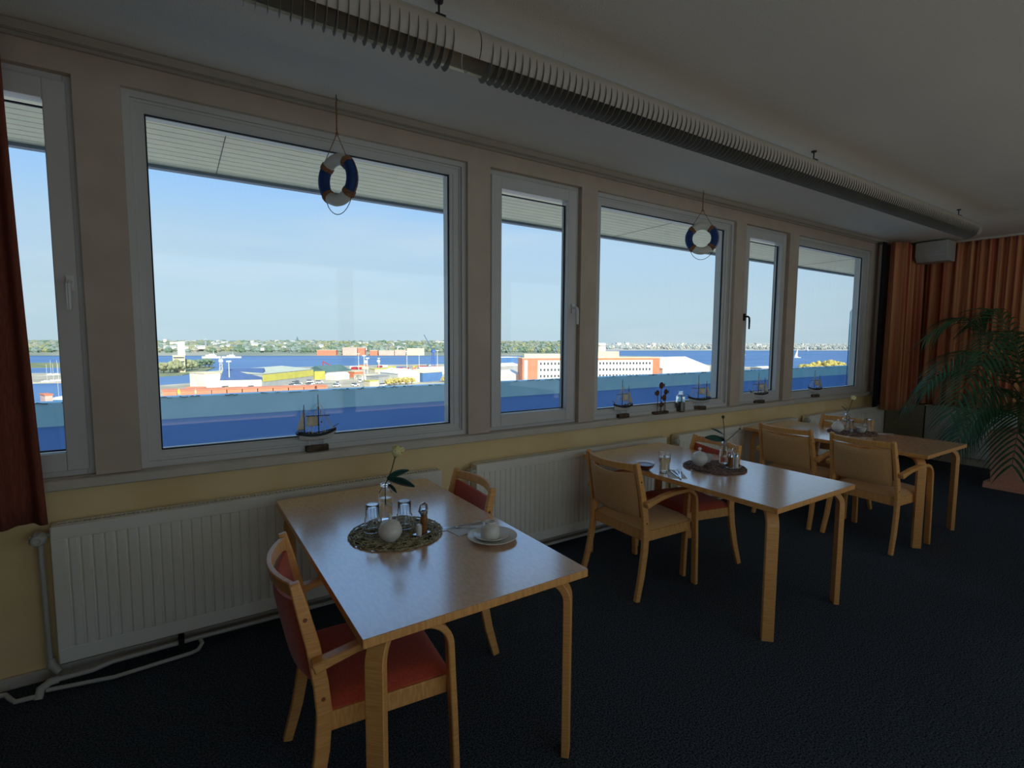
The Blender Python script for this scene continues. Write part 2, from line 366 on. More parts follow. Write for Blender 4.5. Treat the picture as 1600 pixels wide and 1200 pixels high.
# ------------------------------------------------------------------ radiators
def radiator(x0, x1, label, valve):
    t = thing('radiator', label, 'radiator', ((x0+x1)/2, 2.99, .10), group=None)
    lo = (-(x0+x1)/2, -2.99, -.10)
    b = MB(); yf = 2.95
    # pressed front sheet: flutes between plain borders
    pts = [(x0, yf+.006), (x0+.004, yf)]
    n = max(1, int((x1-x0-.10)/.0425)); xs0 = x0+.05
    for i in range(n):
        a = xs0+i*.0425
        pts += [(a, yf), (a+.003, yf+.009), (a+.009, yf+.009), (a+.013, yf)]
    pts += [(x1-.004, yf), (x1, yf+.006)]
    poly = pts+[(x1, yf+.02), (x0, yf+.02)]
    b.prism([(p[0], p[1]) for p in poly], .17, .675)
    plain = [(x0, yf+.006), (x0+.004, yf), (x1-.004, yf), (x1, yf+.006), (x1, yf+.02), (x0, yf+.02)]
    b.prism(plain, .10, .17); b.prism(plain, .675, .735)
    b.box(x0, x0+.012, yf+.012, 3.03, .10, .735); b.box(x1-.012, x1, yf+.012, 3.03, .10, .735)
    b.box(x0, x1, 3.015, 3.03, .10, .735)
    b.build('body', M['rad'], t, loc=lo, bevel=.003)
    g = MB(); g.box(x0+.012, x1-.012, 2.972, 3.014, .715, .722, 1)
    k = int((x1-x0-.03)/.018)
    for i in range(k+1):
        a = x0+.014+i*.018; g.box(a, a+.006, 2.972, 3.014, .722, .736, 0)
    g.box(x0+.012, x1-.012, 2.969, 2.974, .72, .737, 0); g.box(x0+.012, x1-.012, 3.010, 3.016, .72, .737, 0)
    g.build('top_grille', [M['rad'], M['grille_dark']], t, loc=lo)
    if valve:
        vx = x0-.035; v = MB()
        X = Matrix.Rotation(PI/2, 3, 'X')
        v.lathe([(0, 0), (.022, 0), (.028, .008), (.028, .045), (.021, .06), (.012, .062), (.012, .056), (0, .056)], (vx-.005, 2.985, .69), 16, ax=X)
        for j in range(10):
            a = 2*PI*j/10; c = (vx-.005+.028*math.cos(a), 2.955, .69+.028*math.sin(a)); v.obox(c, (.003, 0, 0), (0, .02, 0), (0, 0, .003))
        v.tube([(vx-.005, 2.985, .69), (vx+.04, 2.995, .69)], .011, 10)
        v.build('thermostat_valve', M['pipe'], t, loc=lo, bevel=.002)
        MB().tube([(vx-.005, 2.99, .69), (vx-.005, 2.99, .60), (vx, 2.99, .08)], .011, 10).build('riser_pipe', M['pipe'], t, loc=lo)
    # wall brackets keep it off the wall
    for xx in (x0+.2, x1-.2): MB().box(xx, xx+.03, 3.03, 3.05, .12, .7).build('bracket', M['pipe'], t, loc=lo)
    return t
radiator(-.50, 1.40, 'fluted cream panel radiator behind the nearest table, below the largest window', True)
radiator(1.655, 3.56, 'fluted cream panel radiator between the nearest and the middle table', True)
radiator(3.72, 5.72, 'fluted cream panel radiator behind the middle table, under the life ring with the upright face', True)
radiator(5.955, 7.90, 'fluted cream panel radiator behind the farthest table by the corner curtain', True)
# pipes at the floor
t = thing('heating_pipe', 'cream painted heating pipe running along the floor under the radiators', 'pipe', (0, 2.95, 0))
lo = (0, -2.95, 0)
MB().tube([(-.50, 2.93, .045), (-.38, 2.93, .045), (-.31, 2.955, .048), (0, 2.965, .048), (7.9, 2.965, .048)], .011, 10).build('flow_pipe', M['pipe'], t, loc=lo)
MB().tube([(-.54, 2.905, .022), (-.30, 2.87, .015), (.0, 2.89, .016), (.03, 2.90, .018), (.05, 2.93, .03), (.04, 2.96, .045)], .009, 10).build('return_pipe', M['pipe'], t, loc=lo)
MB().tube([(-.50, 2.93, .045), (-.53, 2.925, .045), (-.558, 2.905, .035), (-.565, 2.885, .0)], .017, 12).build('floor_bend', M['pipe'], t, loc=lo)
MB().tube([(-1.6, 2.955, .03), (-.72, 2.955, .03), (-.68, 2.95, .028), (-.66, 2.92, .02), (-.64, 2.895, .014), (-.565, 2.89, .014)], .010, 10).build('side_pipe', M['pipe'], t, loc=lo)
MB().tube([(-.533, 2.99, .12), (-.53, 2.985, .09), (-.50, 2.96, .06)], [.014, .02, .014], 12).build('tee_joint', M['pipe'], t, loc=lo)
cl = MB().box(-.05, -.025, 2.94, 3.0, .02, .075); cl.build('clip', M['grille_dark'], t, loc=lo)

# ------------------------------------------------------------------ corner and end wall
dx, dy = 8.45-7.93, 2.69-2.95; L_ = math.hypot(dx, dy)
cp = thing('corner_board', 'olive-grey board set diagonally in the room corner below the curtains', 'board', (8.19, 2.82, 0))
MB().obox((0, .01, .40), (dx/2, dy/2, 0), (-dy/L_*.01, dx/L_*.01, 0), (0, 0, .335)).build('board', M['olive'], cp, bevel=.002)
for s_ in (-.9, .82): MB().ball((dx/2*s_-.006, dy/2*s_-.004, .715), .012).build('screw', M['steel'], cp)
ep = thing('wall_panel', 'pale grey panel row along the end wall below the rust curtains', 'panel', (8.45, 1.0, 0))
for i in range(4):
    MB().box(-.0, .045, 1.68-i*1.18-1.175, 1.68-i*1.18, .10, .715).build('panel', M['endpanel'], ep, bevel=.004)
MB().box(-.03, .05, -3.08, 1.69, .72, .745).build('ledge', M['sill'], ep, bevel=.003)

def curtain(name, label, p0, p1, z0, z1, amp, nf, m, seed, flare=0.0, dirn=None):
    rnd = random.Random(seed); ph = [rnd.uniform(0, 6.28) for _ in range(4)]
    p0, p1 = Vector(p0), Vector(p1); d = p1-p0; ln = d.length; d.normalize(); nn = Vector((-d.y, d.x))
    b = MB()
    def fn(u, v):
        uu = u+.012*math.sin(6*u*PI+ph[0])+.006*math.sin(17*u+ph[1]); a = amp*(.7+.3*math.sin(u*9+ph[2]))*(1.0+.25*v*0)
        w_ = a*math.sin(2*PI*nf*uu+ph[3])+.35*a*math.sin(2*PI*nf*2.3*uu+ph[0]+.6*(1-v)*math.sin(u*20))
        q = p0.lerp(p1, u)+nn*w_*(1-.2*v)
        q = q+d*flare*(1-v)**1.5*u*ln
        return (q.x, q.y, z0+(z1-z0)*v)
    b.grid(fn, int(nf*22), 18)
    o = b.build(name, m, solid=.004, smooth=60, fix=False)
    return o
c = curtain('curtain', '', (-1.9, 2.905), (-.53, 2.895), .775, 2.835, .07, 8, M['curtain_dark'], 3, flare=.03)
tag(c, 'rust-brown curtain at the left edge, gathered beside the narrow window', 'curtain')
c = curtain('curtain', '', (7.62, 2.87), (8.36, 2.84), .70, 2.835, .085, 7, M['curtain_fold_lights'], 5)
tag(c, 'rust curtain bunched in the corner right of the last window', 'curtain')
c = curtain('curtain', '', (8.40, 2.80), (8.40, -1.95), .76, 2.842, .032, 46, M['curtain_fold_lights'], 9)
tag(c, 'wide rust curtain with painted fold highlights covering the end wall behind the palm', 'curtain')
c = curtain('curtain', '', (7.47, 2.93), (7.585, 2.93), .74, 2.83, .008, 1.5, M['gap_sheet'], 15)  # thin black sheet filling the strip beside the window
tag(c, 'narrow black hanging strip between the last window and the rust curtain', 'curtain')
# small white loudspeaker in the corner
sp = thing('loudspeaker', 'small white loudspeaker box with slanted sides hung in the ceiling corner', 'loudspeaker', (8.2, 2.62, 2.60))
b = MB(); b.prism([(-.15, .07), (-.15, .25), (.12, .25), (.12, .0), (-.09, .0)], -.17, .17, lambda u, v, h: (u, h, v))
b.build('cabinet', M['speaker'], sp, bevel=.008)
MB().box(.0, .10, -.04, .04, .25, .268).build('bracket', M['sill'], sp)
# white cabinet whose corner just enters at the right
cb = thing('sideboard', 'white sideboard whose lower corner just shows at the right edge', 'sideboard', (4.20, .10, 0))
MB().box(0, .03, -1.2, .67, .02, .90).build('side_panel', M['whitecab'], cb, bevel=.003)
MB().box(-.002, .032, -1.2, .66, 0, .02).build('plinth', M['grille_dark'], cb)
# ------------------------------------------------------------------ strip lights with curved louvres
def strip_light(x0, x1, label, hang):
    t = thing('strip_light', label, 'ceiling light', ((x0+x1)/2, 1.93, 2.74)); lo = (-(x0+x1)/2, -1.93, -2.74)
    cy, cz, R_ = 1.93, 2.735, .085
    arc = lambda a0, a1, r, n: [(cy+r*math.cos(math.radians(a0+(a1-a0)*i/n)), cz+r*math.sin(math.radians(a0+(a1-a0)*i/n))) for i in range(n+1)]
    o = arc(70, 218, R_, 16); i_ = arc(218, 70, R_-.004, 16)
    b = MB(); b.prism(o+i_, x0, x1, lambda u, v, h: (h, u, v)); 
    b.prism(arc(70, -25, R_, 10)+arc(-25, 70, R_-.004, 10), x0, x1, lambda u, v, h: (h, u, v))
    for xe in ([x0] if x0 < 0 else [])+([x1-.006] if x1 > 6 else []): b.prism(arc(200, -25, R_-.002, 16), xe, xe+.006, lambda u, v, h: (h, u, v))
    b.build('housing', M['lampbody'], t, loc=lo)
    MB().prism([(cy+.050, cz-.058), (cy+.082, cz-.035), (cy+.074, cz-.028), (cy+.044, cz-.05)], x0+.006, x1-.006, lambda u, v, h: (h, u, v)).build('reflector_strip', M['lamptube'], t, loc=lo)
    MB().tube([(x0+.02, cy, cz+.01), (x1-.02, cy, cz+.01)], .013, 12).build('lamp_tube', M['lamptube'], t, loc=lo)
    f = MB(); n = int((x1-x0-.12)/.036)
    outer = arc(172, 325, R_+.014, 12); inner = arc(325, 172, R_-.030, 12)
    # crescent blades: deep at the bottom, running out to a point up the near side
    for i in range(n):
        a = x0+.06+i*.036
        po = []; pi = []
        for j in range(13):
            ang = math.radians(168+(322-168)*j/12); s_ = j/12
            dep = .004+.042*math.sin(PI*min(1, s_*1.05))**.8
            ro = R_+.012*math.sin(PI*s_)+.001
            po.append((cy+ro*math.cos(ang), cz+ro*math.sin(ang))); pi.append((cy+(ro-dep)*math.cos(ang), cz+(ro-dep)*math.sin(ang)))
        f.prism(po+pi[::-1], a, a+.0022, lambda u, v, h, a=a: (h+(u-cy)*0.12, u, v))
    f.build('louvre', M['lampfin'], t, loc=lo)
    for hx in hang:
        h = MB().tube([(hx, cy-.03, cz+R_-.01), (hx, cy-.03, 2.868)], .004, 8); h.box(hx-.02, hx+.02, cy-.05, cy-.01, cz+R_-.018, cz+R_-.008)
        h.lathe([(0, 0), (.018, 0), (.016, -.008), (0, -.010)], (hx, cy-.03, 2.869), 12)
        h.build('hanger', M['darksteel'], t, loc=lo)
    return t
strip_light(-1.85, 1.055, 'ceiling strip light with widely spaced curved louvre blades, nearest section at the top edge', (-1.2, .90))
strip_light(1.06, 6.95, 'long ceiling strip light with dense curved louvres running from the joint to the corner curtains', (3.70, 6.45))

# ------------------------------------------------------------------ tables
TH = .735
def table(x0, x1, y0, y1, label, group=None):
    cx, cy = (x0+x1)/2, (y0+y1)/2
    t = thing('dining_table', label, 'table', (cx, cy, 0), group=group); hx, hy = (x1-x0)/2, (y1-y0)/2
    MB().box(-hx, hx, -hy, hy, TH-.030, TH-.002).build('edge_band', M['beech_x'], t, bevel=.003)
    tp = MB().box(-hx+.001, hx-.001, -hy+.001, hy-.001, TH-.002, TH); tp.build('tabletop', M['laminate'], t)
    fr = MB(); fr.box(-hx+.10, hx-.10, -hy+.14, -hy+.16, TH-.048, TH-.030); fr.box(-hx+.10, hx-.10, hy-.16, hy-.14, TH-.048, TH-.030)
    fr.box(-hx+.10, -hx+.12, -hy+.16, hy-.16, TH-.048, TH-.030); fr.box(hx-.12, hx-.10, -hy+.16, hy-.16, TH-.048, TH-.030)
    fr.build('apron', M['edge_dark'], t)
    for sx, sy in ((-1,-1), (1,-1), (1,1), (-1,1)):
        d = Vector((-sx, -sy, 0)).normalized(); wd = Vector((-d.y, d.x, 0))
        p = Vector((sx*(hx-.052), sy*(hy-.052), 0)); pts = [p]; r = .080; zt = TH-.030-.015
        for zz in (.2, .4, zt-r): pts.append(p+Vector((0, 0, zz)))
        for a in range(1, 9):
            g = a/8*PI/2; pts.append(p+d*(r-r*math.cos(g))+Vector((0, 0, zt-r+r*math.sin(g))))
        pts.append(p+d*(r+.14)+Vector((0, 0, zt)))
        MB().strip(pts, wd, .060, .030).build('leg', M['beech'], t, bevel=.003, smooth=30)
    return t
table(.402, 1.235, 1.365, 2.835, 'beech-edged laminate dining table nearest the camera, set with an upturned cup')
table(2.495, 3.325, 1.365, 2.84, 'beech-edged laminate dining table in the middle, with a bowl of red jam')
table(4.64, 5.465, 1.435, 2.90, 'beech-edged laminate dining table farthest back, near the palm')

# ------------------------------------------------------------------ chairs
def chair(x, y, rz, up, label, group=None):
    t = thing('armchair', label, 'chair', (x, y, 0), rz, group)
    # +x is forward
    prof = [(-.255, 0), (-.215, .15), (-.188, .30), (-.178, .42), (-.186, .52), (-.205, .64), (-.232, .76), (-.252, .846)]
    for s in (-1, 1):
        pts = [(px, s*(.252-.030*pz/.85), pz) for px, pz in prof]
        MB().strip(pts, (0, 1, 0), .026, [.036, .042, .046, .048, .046, .042, .038, .030]).build('back_leg', M['beech'], t, bevel=.005)
        # arm that bends down into the front leg
        pts = [(-.210, s*.262, .590), (-.16, s*.264, .604), (-.08, s*.266, .624), (.02, s*.268, .637), (.12, s*.268, .640)]
        r = .095; ex = .225
        for a in range(1, 11):
            g = a/10*PI/2; pts.append((.13+r*math.sin(g), s*.268, .640-r+r*math.cos(g)))
        pts += [(ex+.004, s*.268, .45), (ex+.011, s*.268, .30), (ex+.016, s*.268, .15), (ex+.020, s*.268, 0)]
        k = len(pts); ts = [.036, .028]+[.024]*(k-2)
        MB().strip(pts, (0, 1, 0), .040, ts).build('arm_and_front_leg', M['beech'], t, bevel=.005)
        MB().box(-.18, .225, s*.228-.011, s*.228+.011, .352, .415).build('side_rail', M['beech_x'], t, bevel=.003)
    MB().box(.190, .212, -.236, .236, .352, .415).build('front_rail', M['beech_h'], t, bevel=.003)
    MB().box(-.185, -.163, -.236, .236, .352, .415).build('rear_rail', M['beech_h'], t, bevel=.003)
    def seat(u, v):
        X_ = -.185+.425*v; Y_ = (u-.5)*.46; e = (1-abs(2*u-1)**6)*(1-abs(2*v-1)**6)
        return (X_, Y_, .420+.034*e**.5+.012*math.sin(PI*u)*math.sin(PI*v))
    b = MB().grid(seat, 20, 20); b.grid(lambda u, v: (-.185+.425*v, (u-.5)*.46, .412), 20, 20)
    for (u0, v0, u1, v1) in ((0,0,1,0), (1,0,1,1), (1,1,0,1), (0,1,0,0)):
        b.grid(lambda a, h: tuple(Vector(seat(u0+(u1-u0)*a, v0+(v1-v0)*a))*(h)+Vector((seat(u0+(u1-u0)*a, v0+(v1-v0)*a)[0], seat(u0+(u1-u0)*a, v0+(v1-v0)*a)[1], .412))*(1-h)), 20, 1)
    b.build('seat', M[up], t)
    # curved top rail, bowed backwards
    bow = lambda yy, d_: -d_*(1-(yy/.215)**2)
    pts = [(-.243+bow(yy, .062), yy, .815) for yy in [-.215+.43*i/18 for i in range(19)]]
    MB().strip(pts, (-.18, 0, 1), .044, .018).build('top_rail', M['beech_h'], t, bevel=.004)
    # upholstered back panel, bowed backwards
    def back(side):
        def fn(u, v):
            yy = (u-.5)*.415; zz = .500+.282*v; zz -= .022*math.sin(PI*u)*v
            cx = -.190-.052*(v)+bow(yy, .045)
            e = ((1-abs(2*u-1)**8)*(1-abs(2*v-1)**6))**.5
            return (cx+side*(.006+.012*e), yy, zz)
        return fn
    b = MB().grid(back(1), 20, 14); b.grid(back(-1), 20, 14)
    for (u0, v0, u1, v1) in ((0,0,1,0), (1,0,1,1), (1,1,0,1), (0,1,0,0)):
        nn = 20 if v0 == v1 else 14
        b.grid(lambda a, h: tuple(Vector(back(1)(u0+(u1-u0)*a, v0+(v1-v0)*a))*h+Vector(back(-1)(u0+(u1-u0)*a, v0+(v1-v0)*a))*(1-h)), nn, 1)
    b.build('back_cushion', M[up], t)
    for s in (-1, 1):
        for zz, xx in ((.73, -.225), (.47, -.180)):
            sc_ = MB(); sc_.lathe([(0, .0), (.007, 0), (.006, .0015), (0, .002)], (xx, s*(.252-.030*zz/.85)+s*.0128, zz), 10, ax=Matrix.Rotation(-s*PI/2, 3, 'X')); sc_.build('screw_cap', M['edge_dark'], t)
    return t
chair(.535, 1.785, math.radians(-5), 'orange', 'beech armchair with orange-red upholstery at the left side of the nearest table')
chair(1.045, 2.36, math.radians(176), 'orange', 'orange-backed beech armchair tucked into the far right side of the nearest table')
chair(2.525, 2.31, math.radians(-2), 'tan', 'tan-upholstered beech armchair seen from behind at the left of the middle table')
chair(3.085, 2.36, math.radians(168), 'orange', 'orange-backed beech armchair at the right side of the middle table, behind the vase')
chair(4.64, 2.37, math.radians(-2), 'tan', 'tan beech armchair at the left of the farthest table, the one nearer the radiators')
chair(4.64, 1.76, math.radians(-5), 'tan', 'tan beech armchair at the left of the farthest table, the one nearer the camera')
chair(5.19, 2.36, math.radians(177), 'tan', 'tan beech armchair facing left on the far side of the farthest table')

# ------------------------------------------------------------------ palm
pp = thing('potted_palm', 'large palm with drooping fronds in a square terracotta pot before the end wall', 'potted plant', (7.62, 1.50, 0))
b = MB(); h0, h1 = .20, .265
def sq(hh, z): return [(-hh, -hh, z), (hh, -hh, z), (hh, hh, z), (-hh, hh, z)]
vs = sq(.225, .06)+sq(.262, .63)+sq(.235, .63)+sq(.225, .55)
fs = [(3,2,1,0)]+[(i+k*4, (i+1) % 4+k*4, (i+1) % 4+(k+1)*4, i+(k+1)*4) for k in range(3) for i in range(4)]+[(12,13,14,15)]
b.add(vs, fs); b.build('pot', M['terracotta'], pp, bevel=.006)
b = MB().box(-.27, .27, -.27, .27, 0.035, .062)
for i in range(5): b.box(-.27+.13*i-.02, -.27+.13*i+.04, -.27, .27, .0, .035)
b.build('pot_tray', M['terracotta'], pp)
MB().box(-.224, .224, -.224, .224, .555, .575).build('soil', M['soil'], pp)
st = MB(); rr = random.Random(4)
for i in range(7):
    a = rr.uniform(0, 6.28); st.tube([(.07*math.cos(a), .07*math.sin(a), .57), (.09*math.cos(a), .09*math.sin(a), .8), (.13*math.cos(a), .13*math.sin(a), 1.05)], [.018, .014, .009], 8)
st.build('stem', M['palm_stem'], pp)
def frond(base, az, rise, reach, droop, n=26, ll=.34, tw=0):
    b = MB(); d = Vector((math.cos(az), math.sin(az), 0)); side = Vector((-d.y, d.x, 0)); pts = []
    for i in range(n+1):
        s = i/n; pts.append(Vector(base)+d*reach*(s**.9)+Vector((0, 0, rise*math.sin(min(1, s*1.15)*PI*.55)-droop*s**2.4)))
    b.tube(pts, [.007*(1-.8*i/n)+.0015 for i in range(n+1)], 5, m=1)
    for i in range(4, n+1):
        s = i/n; tg = (pts[min(i+1, n)]-pts[i-1]).normalized(); up_ = side.cross(tg).normalized()
        if up_.z < 0: up_ = -up_
        L = ll*(.45+.75*math.sin(PI*min(1, s*.95))); L *= rr.uniform(.88, 1.08)
        for sg in (-1, 1):
            dd = (tg*.75+side*sg*.75+up_*.10).normalized(); wv = dd.cross(up_).normalized()*.011
            vs = []; K = 5
            for k in range(K+1):
                q_ = k/K; c_ = pts[i]+dd*L*q_+Vector((0, 0, -L*.55*q_*q_))
                wd_ = wv*math.sin(PI*(.12+.88*q_)**.8 if q_ < 1 else 0)
                vs += [c_-wd_+up_*.0025, c_-up_*.0005, c_+wd_+up_*.0025]
            fs = [(3*k+j, 3*k+j+1, 3*k+j+4, 3*k+j+3) for k in range(K) for j in (0, 1)]
            b.add(vs, fs, 0)
    return b.build('frond', [M['palm'], M['palm_stem']], pp, fix=False, smooth=60)
for az, rise, reach, droop, z0 in [k_ for k_ in ((175, .95, 1.25, .50, .95), (150, .80, 1.15, .55, .9), (130, 1.0, .95, .35, 1.0), (200, .9, 1.15, .55, .95), (163, .45, 1.0, .65, .85),
                                   (100, 1.15, .7, .2, 1.0), (185, .35, .85, .75, .8), (120, .55, 1.05, .6, .9), (215, .6, 1.0, .7, .9), (240, .9, 1.0, .5, 1.0),
                                   (60, 1.1, .7, .3, 1.0), (280, 1.0, .9, .5, 1.0), (190, 1.25, .95, .25, 1.0), (145, .25, .75, .55, .75), (225, 1.25, .9, .4, 1.0), (320, 1.0, .8, .5, 1.), (168, .7, 1.35, .75, .95)) if k_[1] < 1.12]:
    frond((.03*math.cos(math.radians(az)), .03*math.sin(math.radians(az)), z0), math.radians(az), rise, reach, droop)

# ------------------------------------------------------------------ life rings
def lifering(x, y, zc, yaw, label, R_=.107, r_=.031):
    t = thing('life_ring', label, 'life ring', (x, y, zc), yaw)   # ring stands in local xz, faces -y
    segs = [(48, 138, 0), (138, 228, 1), (228, 318, 0), (318, 408, 1)]
    for a0, a1, m_ in segs:
        sg_ = MB(); sg_.tube([(R_*math.cos(math.radians(a)), 0, R_*math.sin(math.radians(a))) for a in [a0+(a1-a0)*i/14 for i in range(15)]], r_, 16)
        sg_.build('blue_ring_section' if m_ else 'white_ring_section', M['ring_blue'] if m_ else M['ring_white'], t)
    for a0 in (48, 138, 228, 318):
        b = MB()
        for k in (-6, -3, 0, 3, 6):
            a = math.radians(a0+k); c = Vector((R_*math.cos(a), 0, R_*math.sin(a))); u = Vector((math.cos(a), 0, math.sin(a)))
            b.tube([c+(u*math.cos(g)+Vector((0, 1, 0))*math.sin(g))*(r_+.0015) for g in [2*PI*i/14 for i in range(14)]], .0032, 6, closed=True)
        b.build('rope_binding', M['rope'], t)
    zt = .128+.10
    for a0 in (48, 138):
        a = math.radians(a0); MB().tube([(math.cos(a)*(R_+.022), -.012, math.sin(a)*(R_+.022)), (0, 0, zt+.012)], .0022, 6).build('hanging_cord', M['rope'], t)
    k = MB().ball((0, 0, zt+.014), .008); k.tube([(.0, 0, zt+.01), (.016, 0, zt+.004)], .002, 6); k.tube([(.0, 0, zt+.01), (-.014, 0, zt+.002)], .002, 6)
    k.build('knot', M['rope'], t)
    top = ZC-zc
    MB().tube([(0, 0, zt+.014), (0, 0, top-.035)], .004, 8).build('hanging_cord', M['rope'], t)
    MB().tube([(0, 0, top-.035), (.006, 0, top-.03), (.004, 0, top-.022), (0, 0, top-.018), (0, 0, top-.001)], .0022, 8).build('hook', M['darksteel'], t)
    pts = []
    p0 = Vector((math.cos(math.radians(228))*(R_+.03), .0, math.sin(math.radians(228))*(R_+.03))); p1 = Vector((math.cos(math.radians(318))*(R_+.03), 0, math.sin(math.radians(318))*(R_+.03)))
    for i in range(13):
        s = i/12; q_ = p0.lerp(p1, s); q_.z -= .085*(1-(2*s-1)**2)**.75; pts.append(q_)
    MB().tube(pts, .0022, 6).build('loop_cord', M['cord'], t)
    pts = [Vector((math.cos(g)*(R_+.036), 0, math.sin(g)*(R_+.036))) for g in [math.radians(-38+82*i/10) for i in range(11)]]
    MB().tube(pts, .0026, 6).build('side_cord', M['rope'], t)
    return t
lifering(.770, 2.90, 2.428, math.radians(-62), 'blue and white decorative life ring hanging edge-on before the largest window')
lifering(3.865, 2.90, 2.463, math.radians(-47), 'blue and white decorative life ring hanging face-on before the middle window')

# ------------------------------------------------------------------ model ships on the sill
def ship(x, y, yaw, sc, label, sails=2, flip=False):
    t = thing('model_ship', label, 'model ship', (x, y, .932), yaw, 'model sailing ships on the window sill')
    t.scale = (sc,)*3
    b = MB().box(-.062, .062, -.018, .018, 0, .034); b.build('base', M['driftwood'], t, bevel=.004)
    for xx in (-.04, .035): MB().tube([(xx, 0, .03), (xx, 0, .066)], .0022, 8).build('stand_pin', M['steel'], t)
    def hull(u, v):    # u around the section, v along the length
        X_ = -.098+.196*v; w_ = .026*math.sin(PI*min(1, .12+v*.93))**.6*(1 if v < .9 else (1-v)/.1*.9+.1)
        sheer = .018*(2*v-1)**2+.010*v; a = PI*u; keel = .060+.012*abs(2*v-1)**2.5
        return (X_+.012*(math.sin(a) < .5)*v, -w_*math.cos(a), keel+(.098+sheer-keel)*(1-math.sin(a)**.8))
    b = MB().grid(hull, 16, 22)
    b.grid(lambda u, v: (hull(0, v)[0], (u-.5)*2*abs(hull(0, v)[1]), hull(0, v)[2]-.004), 4, 22)
    o = b.build('hull', M['hull_white'], t)
    b = MB()
    for s_ in (0, 1): b.strip([Vector(hull(s_, v/22))+Vector((0, (s_*2-1)*.0012, -.006)) for v in range(23)], (0, 0, 1), .017, .003)
    b.box(-.11, -.088, -.008, .008, .10, .112); b.build('gunwale', M['hull_black'], t)
    b = MB(); b.box(-.05, -.03, -.012, .012, .094, .114); b.box(-.02, .0, -.010, .010, .094, .108); b.box(.03, .055, -.012, .012, .096, .108)
    b.build('deckhouse', M['shipwood'], t)
    xm, xz = (.012, -.066)
    for xx, top in ((xm, .325), (xz, .27)): MB().tube([(xx, 0, .09), (xx, 0, top)], [.0032, .0018], 8).build('mast', M['shipwood'], t)
    b = MB(); b.tube([(-.055, .0, .205), (.075, 0, .200)], .0024, 6); b.tube([(-.115, 0, .115), (-.06, 0, .120)], .002, 6); b.tube([(xz, 0, .128), (xz-.045, 0, .122)], .0018, 6); b.tube([(.09, 0, .128), (.125, 0, .148)], .002, 6)
    b.build('yard', M['shipwood'], t)
    MB().grid(lambda u, v: (-.050+(.06)*u, .004+.010*math.sin(PI*u)*math.sin(PI*v), .202-.058*v), 6, 6).build('square_sail', M['sail'], t, solid=.001)
    MB().grid(lambda u, v: (xz-.003-(.036*v)*u, .003*math.sin(PI*u), .245-.118*v), 6, 6).build('aft_sail', M['sail'], t, solid=.001, fix=False)
    b = MB(); r_ = .0013
    for p, q_ in (((xm, 0, .29), (.098, 0, .124)), ((xm, 0, .25), (.088, 0, .122)), ((xm, 0, .28), (xz, 0, .205)), ((xm, 0, .24), (xz+.01, 0, .19)), ((xm, 0, .27), (-.03, .022, .10)), ((xm, 0, .27), (-.03, -.022, .10)),
                  ((xm, 0, .27), (.045, .022, .10)), ((xm, 0, .27), (.045, -.022, .10)), ((xz, 0, .22), (-.095, .012, .11)), ((xz, 0, .22), (-.045, -.02, .10)), ((xz, 0, .22), (-.045, .02, .10)),
                  ((.05, 0, .201), (.092, 0, .122)), ((-.04, 0, .205), (-.062, 0, .12)), ((-.055, 0, .2), (-.02, .02, .10)), ((xz, 0, .25), (-.112, 0, .117))):
        b.tube([p, q_], r_, 4)
    b.build('rigging', M['sail'], t)
    b = MB(); b.ball((.028, 0, .165), .004); b.ball((.012, 0, .15), .0045); b.build('block', M['hull_black'], t); return t
ship(.655, 3.037, .03, 1.0, 'largest-looking two-masted model ship, alone on the sill below the biggest window')
ship(3.10, 3.037, math.radians(180), .98, 'two-masted model ship left of the rusty fish ornament')
ship(4.10, 3.037, math.radians(150), 1.0, 'two-masted model ship right of the corked bottle')
ship(5.08, 3.037, math.radians(160), .98, 'two-masted model ship below the narrow window with the black handle')
ship(6.22, 3.037, math.radians(165), .96, 'smallest-looking two-masted model ship, farthest right on the sill')
# fish ornament
fo = thing('fish_ornament', 'ornament of five rusty metal fish on rods in a wooden base', 'ornament', (3.565, 3.037, .932))
MB().box(-.10, .085, -.02, .02, 0, .022).build('base', M['driftwood'], fo, bevel=.003)
for fx, fz, s_, hd in ((.0, .250, .030, 1), (-.045, .185, .026, -1), (.060, .190, .026, 1), (.045, .140, .028, -1), (.005, .080, .026, 1)):
    MB().tube([(fx, 0, .02), (fx, 0, fz-s_*.7)], .0028, 8).build('rod', M['rust'], fo)
    b = MB(); b.lathe([(0, -.004), (s_*.8, -.003), (s_, 0), (s_*.8, .003), (0, .004)], (fx, -.002*hd, fz), 20, ax=Matrix.Rotation(PI/2, 3, 'X'))
    b.prism([(fx+hd*s_*.8, fz), (fx+hd*s_*1.55, fz+s_*.6), (fx+hd*s_*1.35, fz), (fx+hd*s_*1.55, fz-s_*.55)], -.004, .001, lambda u, v, h: (u, h, v))
    b.build('fish', M['rust'], fo)
# bottle with driftwood
bt = thing('glass_bottle', 'clear glass bottle with driftwood and sand inside, between the fish and a ship', 'bottle', (3.83, 3.037, .932))
MB().lathe([(0, 0), (.036, 0), (.040, .005), (.040, .135), (.034, .150), (.022, .162), (.020, .178), (.024, .182), (.024, .190), (.019, .190), (.017, .165), (.036, .135), (.037, .006), (0, .004)], (0, 0, 0), 24).build('bottle', M['glass'], bt)
MB().lathe([(0, .005), (.0355, .006), (.0355, .085), (.02, .092), (0, .088)], (0, 0, 0), 20).build('sand_fill', M['driftwood'], bt)
MB().tube([(.01, 0, .08), (.02, .004, .12), (.012, 0, .15)], [.006, .005, .003], 8).build('driftwood_stick', M['rust'], bt)

